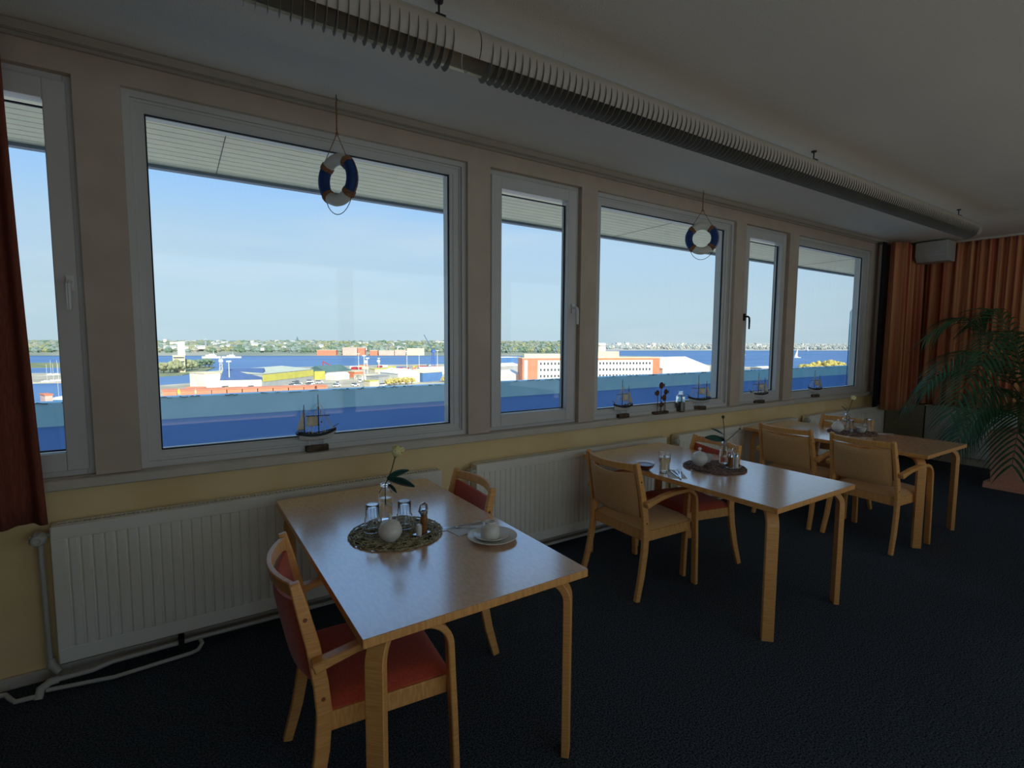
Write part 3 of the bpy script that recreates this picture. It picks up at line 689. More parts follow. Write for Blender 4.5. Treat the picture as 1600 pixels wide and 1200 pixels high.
# ------------------------------------------------------------------ table settings
def placemat(x, y, label, m_, R_=.195, seed=1):
    rnd = random.Random(seed); b = MB()
    for i in range(300):
        a = rnd.uniform(0, 2*PI); r0 = R_*math.sqrt(rnd.uniform(.0, .93)); a2 = a+rnd.uniform(-1.2, 1.2); l = rnd.uniform(.05, .11)
        c = Vector((r0*math.cos(a), r0*math.sin(a), 0)); d = Vector((math.cos(a2+PI/2), math.sin(a2+PI/2), 0)); n_ = Vector((-d.y, d.x, 0)); cv = rnd.uniform(-.03, .03)
        pts = []
        for k in range(5):
            s = k/4-.5; p = c+d*l*s+n_*cv*(s*s*4); p.z = .003+.006*abs(math.sin(k*1.6+i))
            if Vector((p.x, p.y)).length > R_*1.0: p.xy = Vector((p.x, p.y)).normalized()*R_*rnd.uniform(.97, 1.02)
            pts.append(p)
        b.tube(pts, .0028, 5)
    for k in range(70):
        a = 2*PI*k/70; p = [Vector(((R_+.004*rnd.uniform(-1, 1))*math.cos(a+g), (R_+.005*rnd.uniform(-1, 1))*math.sin(a+g), .006)) for g in (0, .05, .1)]
        b.tube(p, .0033, 5)
    b.lathe([(0, .0), (R_-.012, .0), (R_-.012, .0025), (0, .0025)], n=40, m=1)
    return tag(b.build('placemat', [m_, M['cord']], loc=(x, y, TH)), label, 'placemat')
ZM = TH+.010
def sugar_bowl(x, y, label, s=1.0, z=ZM):
    t = thing('sugar_bowl', label, 'sugar bowl', (x, y, z)); t.scale = (s,)*3
    MB().lathe([(0, 0), (.024, 0), (.026, .003), (.042, .018), (.050, .038), (.047, .056), (.038, .068), (.036, .068), (.044, .055), (.046, .038), (.036, .016), (0, .006)]).build('bowl', M['porcelain'], t)
    MB().lathe([(.041, .067), (.040, .071), (.030, .080), (.012, .086), (.006, .089), (.006, .095), (.010, .100), (.010, .106), (.005, .112), (0, .112)]).build('lid', M['porcelain'], t)
    return t
def tumbler(x, y, label, inverted=True, z=ZM, water=False, s=1.0):
    t = thing('drinking_glass', label, 'glass', (x, y, z)); t.scale = (s,)*3
    prof = [(0, 0), (.026, 0), (.028, .003), (.029, .055), (.034, .062), (.036, .118), (.034, .118), (.032, .064), (.027, .056), (.026, .009), (0, .008)]
    if inverted: prof = [(r, .118-z_) for r, z_ in prof]
    MB().lathe(prof, n=24).build('glass', M['glass'], t)
    b = MB()
    for k in range(12):
        a = 2*PI*k/12; z0, z1 = (.01, .055) if not inverted else (.063, .108); rr_ = (.0285, .0292) if not inverted else (.0292, .0285)
        b.tube([(rr_[0]*math.cos(a), rr_[0]*math.sin(a), z0), (rr_[1]*math.cos(a), rr_[1]*math.sin(a), z1)], .0016, 6)
    b.build('facet', M['glass'], t)
    if water: MB().lathe([(0, .009), (.0255, .0095), (.0268, .055), (.0318, .065), (.0325, .090), (0, .090)], n=24).build('water', M['water'], t)
    return t
def vase(x, y, label, z=ZM, h=.17, r=.030):
    t = thing('vase', label, 'vase', (x, y, z))
    MB().lathe([(0, 0), (r, 0), (r+.001, .004), (r+.001, h*.70), (r*.95, h*.78), (r*.62, h*.86), (r*.58, h*.93), (r*.75, h*.96), (r*.75, h), (r*.55, h), (r*.5, h*.87), (r*.86, h*.76), (r*.93, .006), (0, .004)], n=24).build('bottle', M['glass'], t)
    MB().lathe([(0, .006), (r*.9, .007), (r*.9, h*.62), (0, h*.62)], n=20).build('water', M['water'], t); return t
def leafblade(b, base, tip, w_, m=0):
    base, tip = Vector(base), Vector(tip); d = tip-base; s = d.cross(Vector((0, 0, 1))).normalized(); s = (s*.55+s.cross(d).normalized()*.85).normalized(); up_ = s.cross(d).normalized()
    b.grid(lambda u, v: tuple(base+d*v+s*(u-.5)*2*w_*math.sin(PI*(v*.92+.04))**.8+up_*(abs(u-.5)*.35*w_)+up_*(-.25*d.length*v*v)), 4, 10, m)
def rose(x, y, z, label, head, leaves, petal='petal', stem0=-.09, hr=.022):
    t = thing('rose', label, 'flower', (x, y, z)); hd = Vector(head)
    mid = hd*.5+Vector((.006, .0, 0))
    MB().tube([(0, 0, stem0), (0, 0, 0), mid, hd*.98], [.0025, .0025, .0024, .0026], 8).build('stem', M['stem'], t)
    b = MB(); up_ = hd.normalized(); q_ = up_.to_track_quat('Z', 'Y').to_matrix()
    for L, (n_, rb, rt, ht) in enumerate(((3, .5, .35, 1.25), (4, .8, .75, 1.3), (5, 1.0, 1.05, 1.15))):
        for k in range(n_):
            a0 = 2*PI*k/n_+L*.7; sp_ = 2*PI/n_*.75
            def fn(u, v, a0=a0, sp_=sp_, rb=rb, rt=rt, ht=ht):
                a = a0+(u-.5)*sp_*2*math.sin(PI*(.15+.7*v)); r_ = hr*(rb*math.sin(PI*.5*min(1, .15+v*1.6))+(rt-rb)*v+.12*v**4); zz = hr*(ht*v*1.6-.1)-hr*.15*(2*u-1)**2*v
                return tuple(hd+q_ @ Vector((r_*math.cos(a), r_*math.sin(a), zz)))
            b.grid(fn, 6, 7)
    b.build('bloom', M[petal], t, solid=.0008, fix=False, smooth=60)
    b = MB()
    for k in range(5):
        a = 2*PI*k/5; leafblade(b, hd, hd+q_ @ Vector((math.cos(a)*hr*1.0, math.sin(a)*hr*1.0, hr*1.3)), .006)
    b.ball(hd, .008, sc=(1, 1, .8)); b.build('sepal', M['sepal'], t, fix=False, smooth=60)
    for (l0, l1, w_) in leaves:
        b = MB(); leafblade(b, l0, l1, w_); b.build('leaf', M['leaf'], t, solid=.0008, fix=False, smooth=60)
    return t
def cutlery(name, label, cat, p, ang, kind, z=TH):
    t = thing(name, label, cat, (p[0], p[1], z), ang)
    b = MB()
    b.strip([(-.10, 0, .003), (-.06, 0, .004), (0, 0, .004), (.02, 0, .004)], (0, 1, 0), [.011, .010, .007, .006], .0026)
    if kind == 'knife': b.strip([(.02, 0, .004), (.04, 0, .004), (.09, 0, .003), (.11, 0, .002)], (0, 1, 0), [.008, .017, .018, .006], .0018)
    elif kind == 'fork':
        b.strip([(.02, 0, .004), (.04, 0, .003), (.055, 0, .003)], (0, 1, 0), [.006, .018, .022], .002)
        for k in range(4): b.strip([(.054, (k-1.5)*.006, .003), (.09, (k-1.5)*.006, .008)], (0, 1, 0), .003, .0018)
    else:
        b.strip([(.02, 0, .004), (.045, 0, .004)], (0, 1, 0), [.006, .008], .0022)
        b.ball((.062, 0, .006), .019, sc=(1.15, .72, .25))
    b.build(kind, M['steel'], t, bevel=.0006); return t
def shaker_set(x, y, label, rz, z=ZM):
    t = thing('condiment_stand', label, 'condiment stand', (x, y, z), rz)
    MB().box(-.04, .04, -.022, .022, 0, .006).build('tray', M['steel'], t, bevel=.002)
    MB().tube([(0, 0, .005), (0, 0, .10), (-.012, 0, .118), (-.008, 0, .132), (.008, 0, .134), (.014, 0, .122), (.006, 0, .112)], .003, 8).build('handle', M['steel'], t)
    for s_, m1 in ((-1, 'pepper'), (1, 'porcelain')):
        MB().lathe([(0, .006), (.014, .006), (.015, .02), (.013, .045), (.0155, .05), (.0155, .075), (0, .077)], (s_*.021, 0, 0), 16).build('shaker', M[m1], t)
        MB().lathe([(.0155, .075), (.0155, .088), (.010, .097), (0, .099)], (s_*.021, 0, 0), 16).build('shaker_cap', M['steel'], t)
    return t
def mill_stand(x, y, label, rz):
    t = thing('condiment_stand', label, 'condiment stand', (x, y, ZM), rz)
    MB().box(-.045, .025, -.022, .022, 0, .006).build('tray', M['steel'], t, bevel=.002)
    MB().lathe([(0, .006), (.014, .006), (.0155, .02), (.012, .035), (.0155, .045), (.0155, .068), (.013, .075), (.0145, .082), (0, .082)], (.004, 0, 0), 16).build('wooden_mill', M['pepper'], t)
    MB().lathe([(.0145, .082), (.016, .086), (.016, .100), (.010, .106), (0, .107)], (.004, 0, 0), 16).build('mill_cap', M['steel'], t)
    MB().tube([(-.012, 0, .09), (-.026, 0, .108), (-.018, 0, .128), (.004, 0, .132), (.02, 0, .12), (.022, 0, .095)], .0055, 8).build('handle', M['steel'], t)
    MB().lathe([(0, .006), (.012, .006), (.013, .04), (.010, .048), (0, .049)], (-.028, 0, 0), 16).build('salt_shaker', M['porcelain'], t)
    return t
# nearest table
placemat(.765, 2.075, 'round twig-woven placemat on the nearest table', M['straw'], seed=1)
tumbler(.682, 2.135, 'upside-down faceted glass left of the rose vase on the nearest table')
tumbler(.815, 2.105, 'upside-down faceted glass right of the rose vase on the nearest table')
vase(.775, 2.235, 'clear bottle vase holding a yellow rose on the nearest table')
rose(.775, 2.235, ZM+.165, 'yellow rose bloom with two dark green leaves on the nearest table', (.050, .0, .125), [((.01, 0, .025), (.10, -.01, .07), .022), ((.012, 0, .02), (.125, -.05, .005), .026), ((.01, 0, .0), (.05, -.03, -.03), .014)], hr=.026)
sugar_bowl(.708, 1.99, 'plain cream porcelain sugar bowl with lid on the nearest placemat', 1.0)
mill_stand(.853, 1.985, 'chrome condiment stand with a turned wooden mill on the nearest table', math.radians(25))
def plate(x, y, r, z, name, label, cat):
    return tag(MB().lathe([(0, 0), (r*.55, 0), (r*.6, .003), (r*.93, .013), (r, .015), (r, .0175), (r*.92, .016), (r*.58, .006), (0, .005)], n=40).build(name, M['porcelain'], loc=(x, y, z)), label, cat)
plate(1.085, 1.80, .105, TH, 'plate', 'larger white porcelain plate under the saucer on the nearest table', 'plate')
plate(1.080, 1.80, .074, TH+.006, 'saucer', 'small white saucer under the upturned cup', 'saucer')
cu = thing('coffee_cup', 'cream coffee cup turned upside down on its saucer', 'cup', (1.072, 1.795, TH+.0125), 1.25)
MB().lathe([(.037, 0), (.040, 0), (.0405, .035), (.036, .050), (.026, .060), (.023, .061), (.023, .068), (.020, .068), (.019, .062), (0, .061), (0, .056), (.024, .054), (.036, .034)], n=32).build('cup', M['porcelain'], cu)
MB().tube([(.036, .012, .045), (.058, .018, .042), (.064, .020, .028), (.056, .018, .014), (.038, .012, .010)], .004, 8).build('handle', M['porcelain'], cu)
tag(MB().box(-.09, .09, -.045, .045, 0, .003).build('napkin', M['paper'], loc=(1.06, 1.955, TH)), 'folded white paper napkin under the cutlery on the nearest table', 'napkin')
bpy.data.objects['napkin'].rotation_euler.z = math.radians(8)
cutlery('knife', 'knife lying across the napkin on the nearest table', 'knife', (1.05, 1.99), math.radians(-6), 'knife', TH+.003)
cutlery('spoon', 'small spoon lying on the napkin on the nearest table', 'spoon', (1.045, 1.955), math.radians(142), 'spoon', TH+.004).scale = (.6, .6, .6)
# middle table
placemat(2.965, 2.06, 'round twig-woven placemat on the middle table', M['straw2'], seed=2)
bw_ = thing('jam_bowl', 'small glass bowl of red jam on the middle table', 'bowl', (2.525, 2.265, TH))
MB().lathe([(0, 0), (.026, 0), (.030, .003), (.055, .024), (.064, .050), (.062, .050), (.052, .026), (.028, .007), (0, .006)], n=32).build('bowl', M['glass'], bw_)
MB().lathe([(0, .007), (.027, .008), (.051, .026), (.0575, .038), (0, .040)], n=28).build('jam', M['jam'], bw_)
tumbler(2.60, 2.17, 'upright tumbler filled with water on the middle table', inverted=False, z=TH, water=True, s=1.08)
nk = tag(MB().box(-.10, .10, -.05, .05, 0, .003).build('napkin', M['paper'], loc=(2.605, 2.085, TH)), 'white napkin under the cutlery on the middle table', 'napkin'); nk.rotation_euler.z = math.radians(50)
cutlery('knife', 'knife on the napkin at the edge of the middle table', 'knife', (2.60, 2.06), math.radians(48), 'knife', TH+.003)
cutlery('fork', 'fork on the napkin at the edge of the middle table', 'fork', (2.635, 2.075), math.radians(40), 'fork', TH+.0035)
cutlery('spoon', 'spoon on the napkin beside the water tumbler on the middle table', 'spoon', (2.60, 2.105), math.radians(60), 'spoon', TH+.0035)
sugar_bowl(2.90, 2.13, 'porcelain sugar bowl with a knobbed lid on the middle table', 1.08)
tag(MB().lathe([(0, 0), (.028, 0), (.036, .012), (.043, .05), (.041, .05), (.034, .012), (0, .005)], n=28).build('cup', M['porcelain'], loc=(3.02, 2.17, ZM)), 'white porcelain cup behind the sugar bowl on the middle table', 'cup')
vase(3.075, 2.07, 'slim clear bottle vase with two closed buds on the middle table', h=.155, r=.026)
rose(3.075, 2.07, ZM+.15, 'tall closed green bud standing in the vase of the middle table', (-.022, .0, .165), [((0, 0, .01), (-.13, .03, .05), .024), ((-.01, 0, .05), (-.09, .02, .105), .008)], petal='sepal', hr=.008)
rose(3.082, 2.065, ZM+.15, 'pale bud leaning right in the vase of the middle table', (.105, -.035, .085), [((0, 0, .0), (-.05, -.02, .05), .012)], petal='petal_pink', hr=.010)
shaker_set(3.02, 1.96, 'steel stand with salt and pepper shakers on the middle placemat', math.radians(-20))
# farthest table
placemat(5.22, 2.20, 'round dark placemat on the farthest table', M['straw2'], seed=3)
sugar_bowl(5.10, 2.27, 'porcelain sugar bowl with lid on the farthest table', 1.05)
vase(5.26, 2.27, 'clear bottle vase with a yellow flower on the farthest table', h=.16)
rose(5.26, 2.27, ZM+.155, 'small yellow spiky flower in the vase of the farthest table', (.055, -.02, .13), [((0, 0, .02), (-.05, .01, .08), .010), ((0, 0, .05), (-.03, 0, .10), .008)], hr=.020)
tumbler(5.17, 2.20, 'upside-down glass before the vase on the farthest table', z=ZM)
tumbler(5.35, 2.13, 'upside-down glass at the right of the farthest placemat', z=ZM)
tag(MB().lathe([(0, 0), (.028, 0), (.036, .012), (.045, .045), (.043, .045), (.034, .012), (0, .005)], n=28).build('cup', M['porcelain'], loc=(5.255, 2.14, ZM)), 'white porcelain cup between the two glasses on the farthest table', 'cup')
cutlery('knife', 'knife lying right of the placemat on the farthest table', 'knife', (5.44-.05, 2.02), math.radians(-35), 'knife', TH)
# ------------------------------------------------------------------ the building outside the windows
PYY = 6.4; z1_ = 1.57-.427*PYY/4.5; z2_ = 1.57-.590*PYY/4.5   # parapet distance and the heights of its two paint bands
G = -34.0          # harbour level below the room floor
def at(u, v, z=G):                     # where the line of sight through a photo point meets the level z
    d = world_dir(u, v); return CAM+d*((z-CAM.z)/d.z)
def high(u, v, p):                     # the height above p that shows at photo row v
    d = world_dir(u, v); return CAM.z+d.z*math.hypot(p.x, p.y)/math.hypot(d.x, d.y)
so = MB(); so.box(-9, 15, 3.25, 4.46, 2.79, 2.86, 0)
for i in range(13): so.box(-9, 15, 3.26+i*.092, 3.26+i*.092+.084, 2.778, 2.79, 0); so.box(-9, 15, 3.26+i*.092+.084, 3.26+(i+1)*.092, 2.786, 2.79, 1)
for i in range(-8, 15, 4): so.box(i+.30, i+.304, 3.26, 4.45, 2.776, 2.78, 1)
so.box(-9, 15, 4.44, 4.50, 2.755, 3.05, 2)
rf = struct(so.build('roof_overhang', [M['soffit'], M['soffit_gap'], M['drip']]))
struct(MB().box(-14, 22, -4.9, 4.44, 3.09, 3.3).build('roof', M['bldg']))  # unseen roof, widened and run out behind to block the sun
struct(MB().box(-12, 19, 3.26, PYY+.12, -.12, -.02).build('balcony_floor', M['balcony']))
struct(MB().box(-9, XL-.21, 3.02, 3.25, -.1, 2.78).box(XR+.21, 15, 3.02, 3.25, -.1, 2.78).build('outer_wall', M['bldg']))
struct(MB().box(-9, XR+7, YB-.4, YB-.2, -34, 0.0).box(-9, 15, -2.3, 3.2, -34, -.21).build('outer_building', M['bldg']))
pr = thing('parapet', 'blue painted balcony parapet outside the windows with a paler top band', 'parapet', (3, PYY, 0)); lo = (-3, -PYY, 0)
MB().box(-12, 19, PYY, PYY+.12, -.02, z2_).build('dark_blue_wall', M['par_dark'], pr, loc=lo)
MB().box(-12, 19, PYY-.015, PYY+.14, z2_, z1_).build('pale_blue_band', M['par_light'], pr, loc=lo, bevel=.006)
rr = random.Random(12); tb = MB(); xx = -2.5
while xx < 14:
    l = rr.uniform(.03, .16)
    if rr.random() < .62: tb.strip([(xx+l*k/4, PYY-.013+rr.uniform(-.002, .004), z1_+rr.uniform(-.012, .006)) for k in range(5)], (0, 1, 0), .02, rr.uniform(.002, .008))
    xx += l+rr.uniform(.0, .10)
tb.build('ragged_ticks', M['par_edge'], pr, loc=lo)  # dark ticks added for the ragged look that glass distortion gives the rim
ws = thing('wind_screen', 'pale blue glass wind screen at the far end of the balcony', 'wind screen', (14.6, 4.0, 0))
MB().prism([(-.7, .0), (2.36, .0), (2.36, 2.35), (2.2, 2.6), (1.9, 2.7), (-.7, 2.7)], -.006, .006, lambda u, v, h: (h, u, v)).build('pane', M['screen'], ws)
MB().tube([(0, 2.36, 0), (0, 2.36, 2.35), (0, 2.2, 2.6), (0, 1.9, 2.7), (0, -.7, 2.7)], .012, 8).build('frame', M['drip'], ws)

# ------------------------------------------------------------------ harbour view
struct(MB().box(-2500, 8500, 20, 6000, G-1.2, G-1.0).build('sea', M['sea'], smooth=0))
def land(name, pts, m, h=1.0, z=G):
    ps = [at(*p, z=z) if not isinstance(p, Vector) else p for p in pts]
    b = MB(); b.prism([(p.x, p.y) for p in ps], z-1.2, z+.0, m=0); return struct(b.build(name, m, smooth=0, fix=True))
land('harbour_ground', [(100, 640), (190, 612), (250, 602), (330, 596), (346, 588), (420, 575), (500, 572.5), (600, 570), (700, 568.5), (790, 567), (900, 563), (962, 556), (1035, 557), (1062, 563), (1115, 571),
                        (1216, 575), (1225, 582), (1330, 590), Vector((160, 30, 0)), Vector((-60, 30, 0))], M['land'])
struct(MB().box(-60, 160, 7.5, 29, G-.5, G+.1).box(-150, 260, 29, 270, G-.5, G+.1).build('unseen_bounce_ground', M['bounce_ground']))  # unseen slab added as a light reflector below the balcony
land('pier_ground', [(20, 583), (140, 583), (190, 586), (150, 596), (20, 598)], M['land'])
land('spit_ground', [(20, 566.5), (150, 567), (150, 573), (20, 573.5)], M['green_land'])
land('peninsula', [(225, 572), (300, 570), (336, 573), (322, 579), (285, 585), (235, 588), (200, 584)], M['green_land'])
# far shores: low hills with tree cover and scattered houses
def hills(name, u0, u1, vshore, vtop, depth, m, seed):
    rnd = random.Random(seed); n = 90; b = MB(); rows = 7
    ph = [rnd.uniform(0, 6.3) for _ in range(5)]
    def fn(u, v):
        px = u0+(u1-u0)*u; p = at(px, vshore); d = Vector((p.x, p.y, 0)).normalized(); q = p+d*depth*v
        tp = high(px, vtop, q); nse = .82+.10*math.sin(u*23+ph[0])+.06*math.sin(u*61+ph[1])+.05*math.sin(u*140+ph[2]+v*9)
        return (q.x, q.y, G-.5+(tp-G)*nse*min(1, v*1.15)**.7)
    b.grid(fn, n, rows); return struct(b.build(name, m, fix=False))
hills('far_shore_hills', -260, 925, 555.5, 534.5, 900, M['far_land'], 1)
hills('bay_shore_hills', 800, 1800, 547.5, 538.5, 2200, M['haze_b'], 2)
def tree_mass(name, label, u0, u1, v0, v1, n, mats, seed, size, kind='stuff', zoff=0, hillf=None, cat='trees'):
    rnd = random.Random(seed); b = MB()
    for i in range(n):
        u = rnd.uniform(u0, u1); v = rnd.uniform(v0, v1)
        if hillf:
            base, vtop, depth = hillf; s = (base-v)/(base-vtop); p = at(u, base); d = Vector((p.x, p.y, 0)).normalized(); q = p+d*depth*max(0.02, s)
            z = G+(high(u, vtop, q)-G)*.82*min(1, s*1.1)**.7
        else: q = at(u, v); z = G
        r = size*rnd.uniform(.6, 1.3); n_ = 6; m_ = rnd.randrange(len(mats))
        c = Vector((q.x, q.y, z+r*.5)); vs = []; rows = 4
        for j in range(rows+1):
            a = PI*j/rows
            for k in range(n_): g = 2*PI*(k+.5*j)/n_; e = rnd.uniform(.8, 1.15); vs.append((c.x+r*1.15*math.sin(a)*math.cos(g)*e, c.y+r*1.15*math.sin(a)*math.sin(g)*e, c.z+r*math.cos(a)))
        b.add(vs, [(j*n_+k, j*n_+(k+1) % n_, (j+1)*n_+(k+1) % n_, (j+1)*n_+k) for j in range(rows) for k in range(n_)], m_)
    return tag(b.build(name, mats, fix=False, smooth=0), label, cat, kind=kind)
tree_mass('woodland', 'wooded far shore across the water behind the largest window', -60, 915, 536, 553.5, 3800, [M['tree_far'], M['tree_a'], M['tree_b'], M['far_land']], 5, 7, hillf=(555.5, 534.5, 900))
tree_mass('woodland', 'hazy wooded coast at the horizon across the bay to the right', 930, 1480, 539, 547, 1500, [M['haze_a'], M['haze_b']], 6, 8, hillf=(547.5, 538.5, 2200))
def tree(u, v, r, label, m_, group=None, tall=1.0):
    p = at(u, v); t = thing('tree', label, 'tree', (p.x, p.y, G), group=group); rnd = random.Random(int(u*7+v)); b = MB()
    for i in range(34):
        a_, q_ = rnd.uniform(0, 6.28), rnd.uniform(.1, .85); c = (q_*math.cos(a_)*r, q_*math.sin(a_)*r, r*(.95*tall+rnd.uniform(-.4, .55)*(1.1-q_*.6))); b.ball(c, r*rnd.uniform(.18, .36), n=7)
    b.build('crown', M[m_], t, fix=False, smooth=0); MB().tube([(0, 0, 0), (0, 0, r*tall)], r*.08, 6).build('trunk', M['trunk'], t); return t
for i, (u, v, r, m_) in enumerate(((256, 583, 7, 'tree_b'), (266, 583, 7, 'tree_b'), (277, 582, 8, 'tree_b'), (288, 580, 8, 'tree_b'), (300, 578, 7, 'tree_b'), (312, 575.5, 7, 'tree_a'), (321, 574.5, 7, 'tree_a'), (327, 574, 6, 'tree_a'))):
    tree(u, v, r, ('olive green tree on the wooded spit at the left of the largest window' if m_ == 'tree_b' else 'dark green tree at the tip of the wooded spit'), m_, 'trees on the spit '+('landward' if m_ == 'tree_b' else 'tip'))
for i, (u, v, r) in enumerate(((608, 603, 3.2), (616, 602, 3.6), (625, 601, 3.4), (634, 601, 3.6), (643, 600, 3.2), (694, 597, 3.0))):
    tree(u, v, r, 'small yellowing autumn tree just above the parapet near the white halls', 'tree_y', 'autumn trees above the parapet')
for u, v, r in ((1259, 590, 7.5), (1273, 590, 8.5), (1289, 590, 10), (1305, 590, 9.5), (1315, 590, 8)):
    tree(u, v, r, 'golden yellow tree crown showing over the parapet in the last window', 'tree_y', 'golden trees beyond the last window', tall=1.15)

def block(name, label, cat, ua, va, ub, vb, vtop, depth, walls, roof=None, rtype='flat', rv=None, group=None, z=G):
    """A building: A and B are the ground points of its front, vtop the row of its eaves at A, depth its extent away."""
    A, B = at(ua, va, z), at(ub, vb, z); f = (B-A); L = f.length; f.normalize(); bk = Vector((-f.y, f.x, 0))
    if bk.dot(A-CAM) < 0: bk = -bk
    H = high(ua, vtop, A)-z
    t = thing(name, label, cat, A, math.atan2(f.y, f.x), group)
    # local x along the front, local y away from the viewer
    MB().box(0, L, 0, depth, -.3, H).build('wall', M[walls], t, smooth=0)
    if roof:
        if rtype == 'flat': MB().box(-.3, L+.3, -.3, depth+.3, H, H+.5).build('roof', M[roof], t, smooth=0)
        elif rtype == 'gable': MB().prism([(-.4, H), (depth+.4, H), (depth/2, H+(rv or 4))], -.4, L+.4, lambda u, v, h: (h, u, v)).build('roof', M[roof], t, smooth=0)
        elif rtype == 'gable_x': MB().prism([(-.4, H), (L+.4, H), (L/2, H+(rv or 4))], -.4, depth+.4, lambda u, v, h: (u, h, v)).build('roof', M[roof], t, smooth=0)
        elif rtype == 'vault': MB().prism([(-.3, H)]+[(depth/2-(depth/2+.3)*math.cos(PI*i/8), H+(rv or 4)*math.sin(PI*i/8)) for i in range(1, 8)]+[(depth+.3, H)], -.2, L+.2, lambda u, v, h: (h, u, v)).build('roof', M[roof], t, smooth=30)
    t['_L'] = L; t['_H'] = H
    return t, L, H
def windows(t, L, x0, x1, nx, zs, w_, h_, m_='pane_dark'):
    for z_ in zs:
        for i in range(nx):
            xx = x0+(x1-x0)*(i+.5)/nx; MB().box(xx-w_/2, xx+w_/2, -.12, .0, z_, z_+h_).build('window', M[m_], t, smooth=0)
# office block with orange brick ends
t, L, H = block('office_building', 'long office block with orange brick ends and white window bands', 'building', 816, 600, 1030, 597, 560, 16, 'w_orange', 'w_cream')
MB().box(L*.105, L*.945, -.10, .02, 1, H-1.6).build('white_facade', M['w_white'], t, smooth=0)
MB().box(L*.012, L*.035, -.1, .02, 1, H-1.5).build('white_strip', M['w_white'], t, smooth=0)
windows(t, L, L*.115, L*.935, 33, (H-5.4, H-10.6, H-15.8), 1.5, 2.0)
MB().box(L*.02, L*.42, 3, 10, H+.5, H+3.6).build('penthouse', M['w_cream'], t, smooth=0)
MB().box(L*.52, L*.70, 3, 11, H+.5, H+5.8).build('penthouse', M['w_cream'], t, smooth=0)
# tower drum behind
p = at(938, 575); t = thing('round_tower', 'round white tower with a flat top rising behind the office block', 'tower', (p.x, p.y, G))
hh = high(938, 536, p)-G
MB().lathe([(6.5, 0), (6.5, hh-1), (5.5, hh), (0, hh)], n=24).build('drum', M['w_white'], t); MB().lathe([(6.7, hh-4), (6.7, hh-3)], n=24).build('rim', M['w_grey'], t)
# warehouses
block('warehouse', 'long harbour shed with yellow and grey wall and pale green ribbed roof', 'warehouse', 411, 606, 490, 595, 584.5, 60, 'w_grey', 'r_pale', 'gable', 2.5)
A = at(411, 606); Bp = at(490, 595)
t, L, H = block('shed_front', 'yellow upper wall band of the long harbour shed', 'warehouse', 411, 606.2, 490, 595.2, 585.5, 1.0, 'w_yellow')
t['category'] = 'warehouse'; wh = [o for o in bpy.data.objects if o.name == 'warehouse'][0]
for ch in list(t.children):
    ch.name = 'yellow_band'; ch.parent = wh
    mw = MB().box(0, L, -.25, 0, H*.45, H*.98); bpy.data.objects.remove(ch)
bpy.data.objects.remove(t); mw.build('yellow_band', M['w_yellow'], wh, smooth=0)
block('warehouse', 'harbour shed with a slate blue roof and white front wall', 'warehouse', 345, 608, 409, 606.5, 594, 32, 'w_white', 'r_blue', 'gable', 7.5)
block('warehouse', 'smaller harbour shed with a dark green gabled roof and yellow side', 'warehouse', 511, 592, 549, 589, 581, 28, 'w_grey', 'r_green', 'gable', 5)
MBy = [o for o in bpy.data.objects if o.name.startswith('warehouse')][-1]
block('warehouse', 'yellow-fronted shed end beside the dark green gabled roof', 'warehouse', 492, 593, 508, 592, 580, 24, 'w_yellow', 'r_green', 'flat')
block('block_building', 'white cube-shaped building left of the blue-roofed shed', 'building', 320, 609, 345, 607, 584, 18, 'w_white', 'w_cream')
block('storage_tent', 'white rounded storage tent right of the green-roofed shed', 'tent', 525, 594, 546, 592, 588, 12, 'w_white', 'dome', 'vault', 3)
block('hall', 'white gabled hall with a bright front near the autumn trees', 'hall', 622, 599, 656, 597, 584, 30, 'w_white', 'dome', 'gable_x', 3.5)
block('hall', 'blue-sided hall with a pale roof near the autumn trees', 'hall', 661, 597, 691, 594.5, 583, 22, 'w_blue', 'w_cream', 'gable', 3)
block('hall', 'low white hall left of the office block', 'hall', 770, 600, 814, 598, 586, 30, 'w_white', 'dome', 'gable', 3)
block('hall', 'grey flat hall behind the low white hall', 'hall', 775, 583, 815, 581, 573, 30, 'w_grey', 'w_white', 'gable', 3)
block('hall', 'blue hall at the quay behind the grey flat hall', 'hall', 779, 569, 812, 568, 559, 30, 'w_blue', 'w_white', 'flat')
block('hall', 'large white hall with a sloping roof right of the office block', 'hall', 1035, 596, 1108, 591, 576, 56, 'w_white', 'dome', 'gable', 9)
block('hall', 'small white shed on the quay seen in the narrow window with the black handle', 'hall', 1190, 582, 1207, 581, 575, 14, 'w_grey', 'w_white', 'gable', 1.5)
block('hall', 'long white hall behind the two gabled halls', 'hall', 658, 585, 705, 584, 577, 20, 'w_white', 'dome', 'gable', 2)
block('hall', 'low yellow shed among the harbour sheds at mid distance', 'hall', 586, 582, 612, 581, 577, 14, 'w_cream', 'w_yellow', 'flat')
block('hall', 'orange-walled shed beside the white storage tent', 'hall', 554, 590, 568, 589, 581, 12, 'w_orange', 'w_cream', 'flat')
block('hall', 'cream flat shed in front of the autumn trees', 'hall', 578, 606, 592, 605, 596, 8, 'w_cream', 'w_yellow', 'flat')
block('hall', 'grey flat building behind the parapet between shed and trees', 'hall', 592, 599, 612, 597, 589, 14, 'w_grey', 'r_grey', 'flat')
block('hall', 'long low white building in front of the light poles', 'hall', 566, 594, 600, 592, 587.5, 14, 'w_white', 'w_cream', 'flat')
t, L, H = block('control_building', 'white stepped tower building on the wooded spit', 'building', 271, 582, 290, 581.5, 556, 10, 'w_cream', 'w_white')
MB().box(L*.45, L*1.05, 2, 9, H+.5, H+15).build('tower', M['w_white'], t, smooth=0)
for z_ in (H*.35, H*.6, H*.85): MB().box(.5, L-.5, -.1, 0, z_, z_+1.3).build('window_band', M['pane_dark'], t, smooth=0)
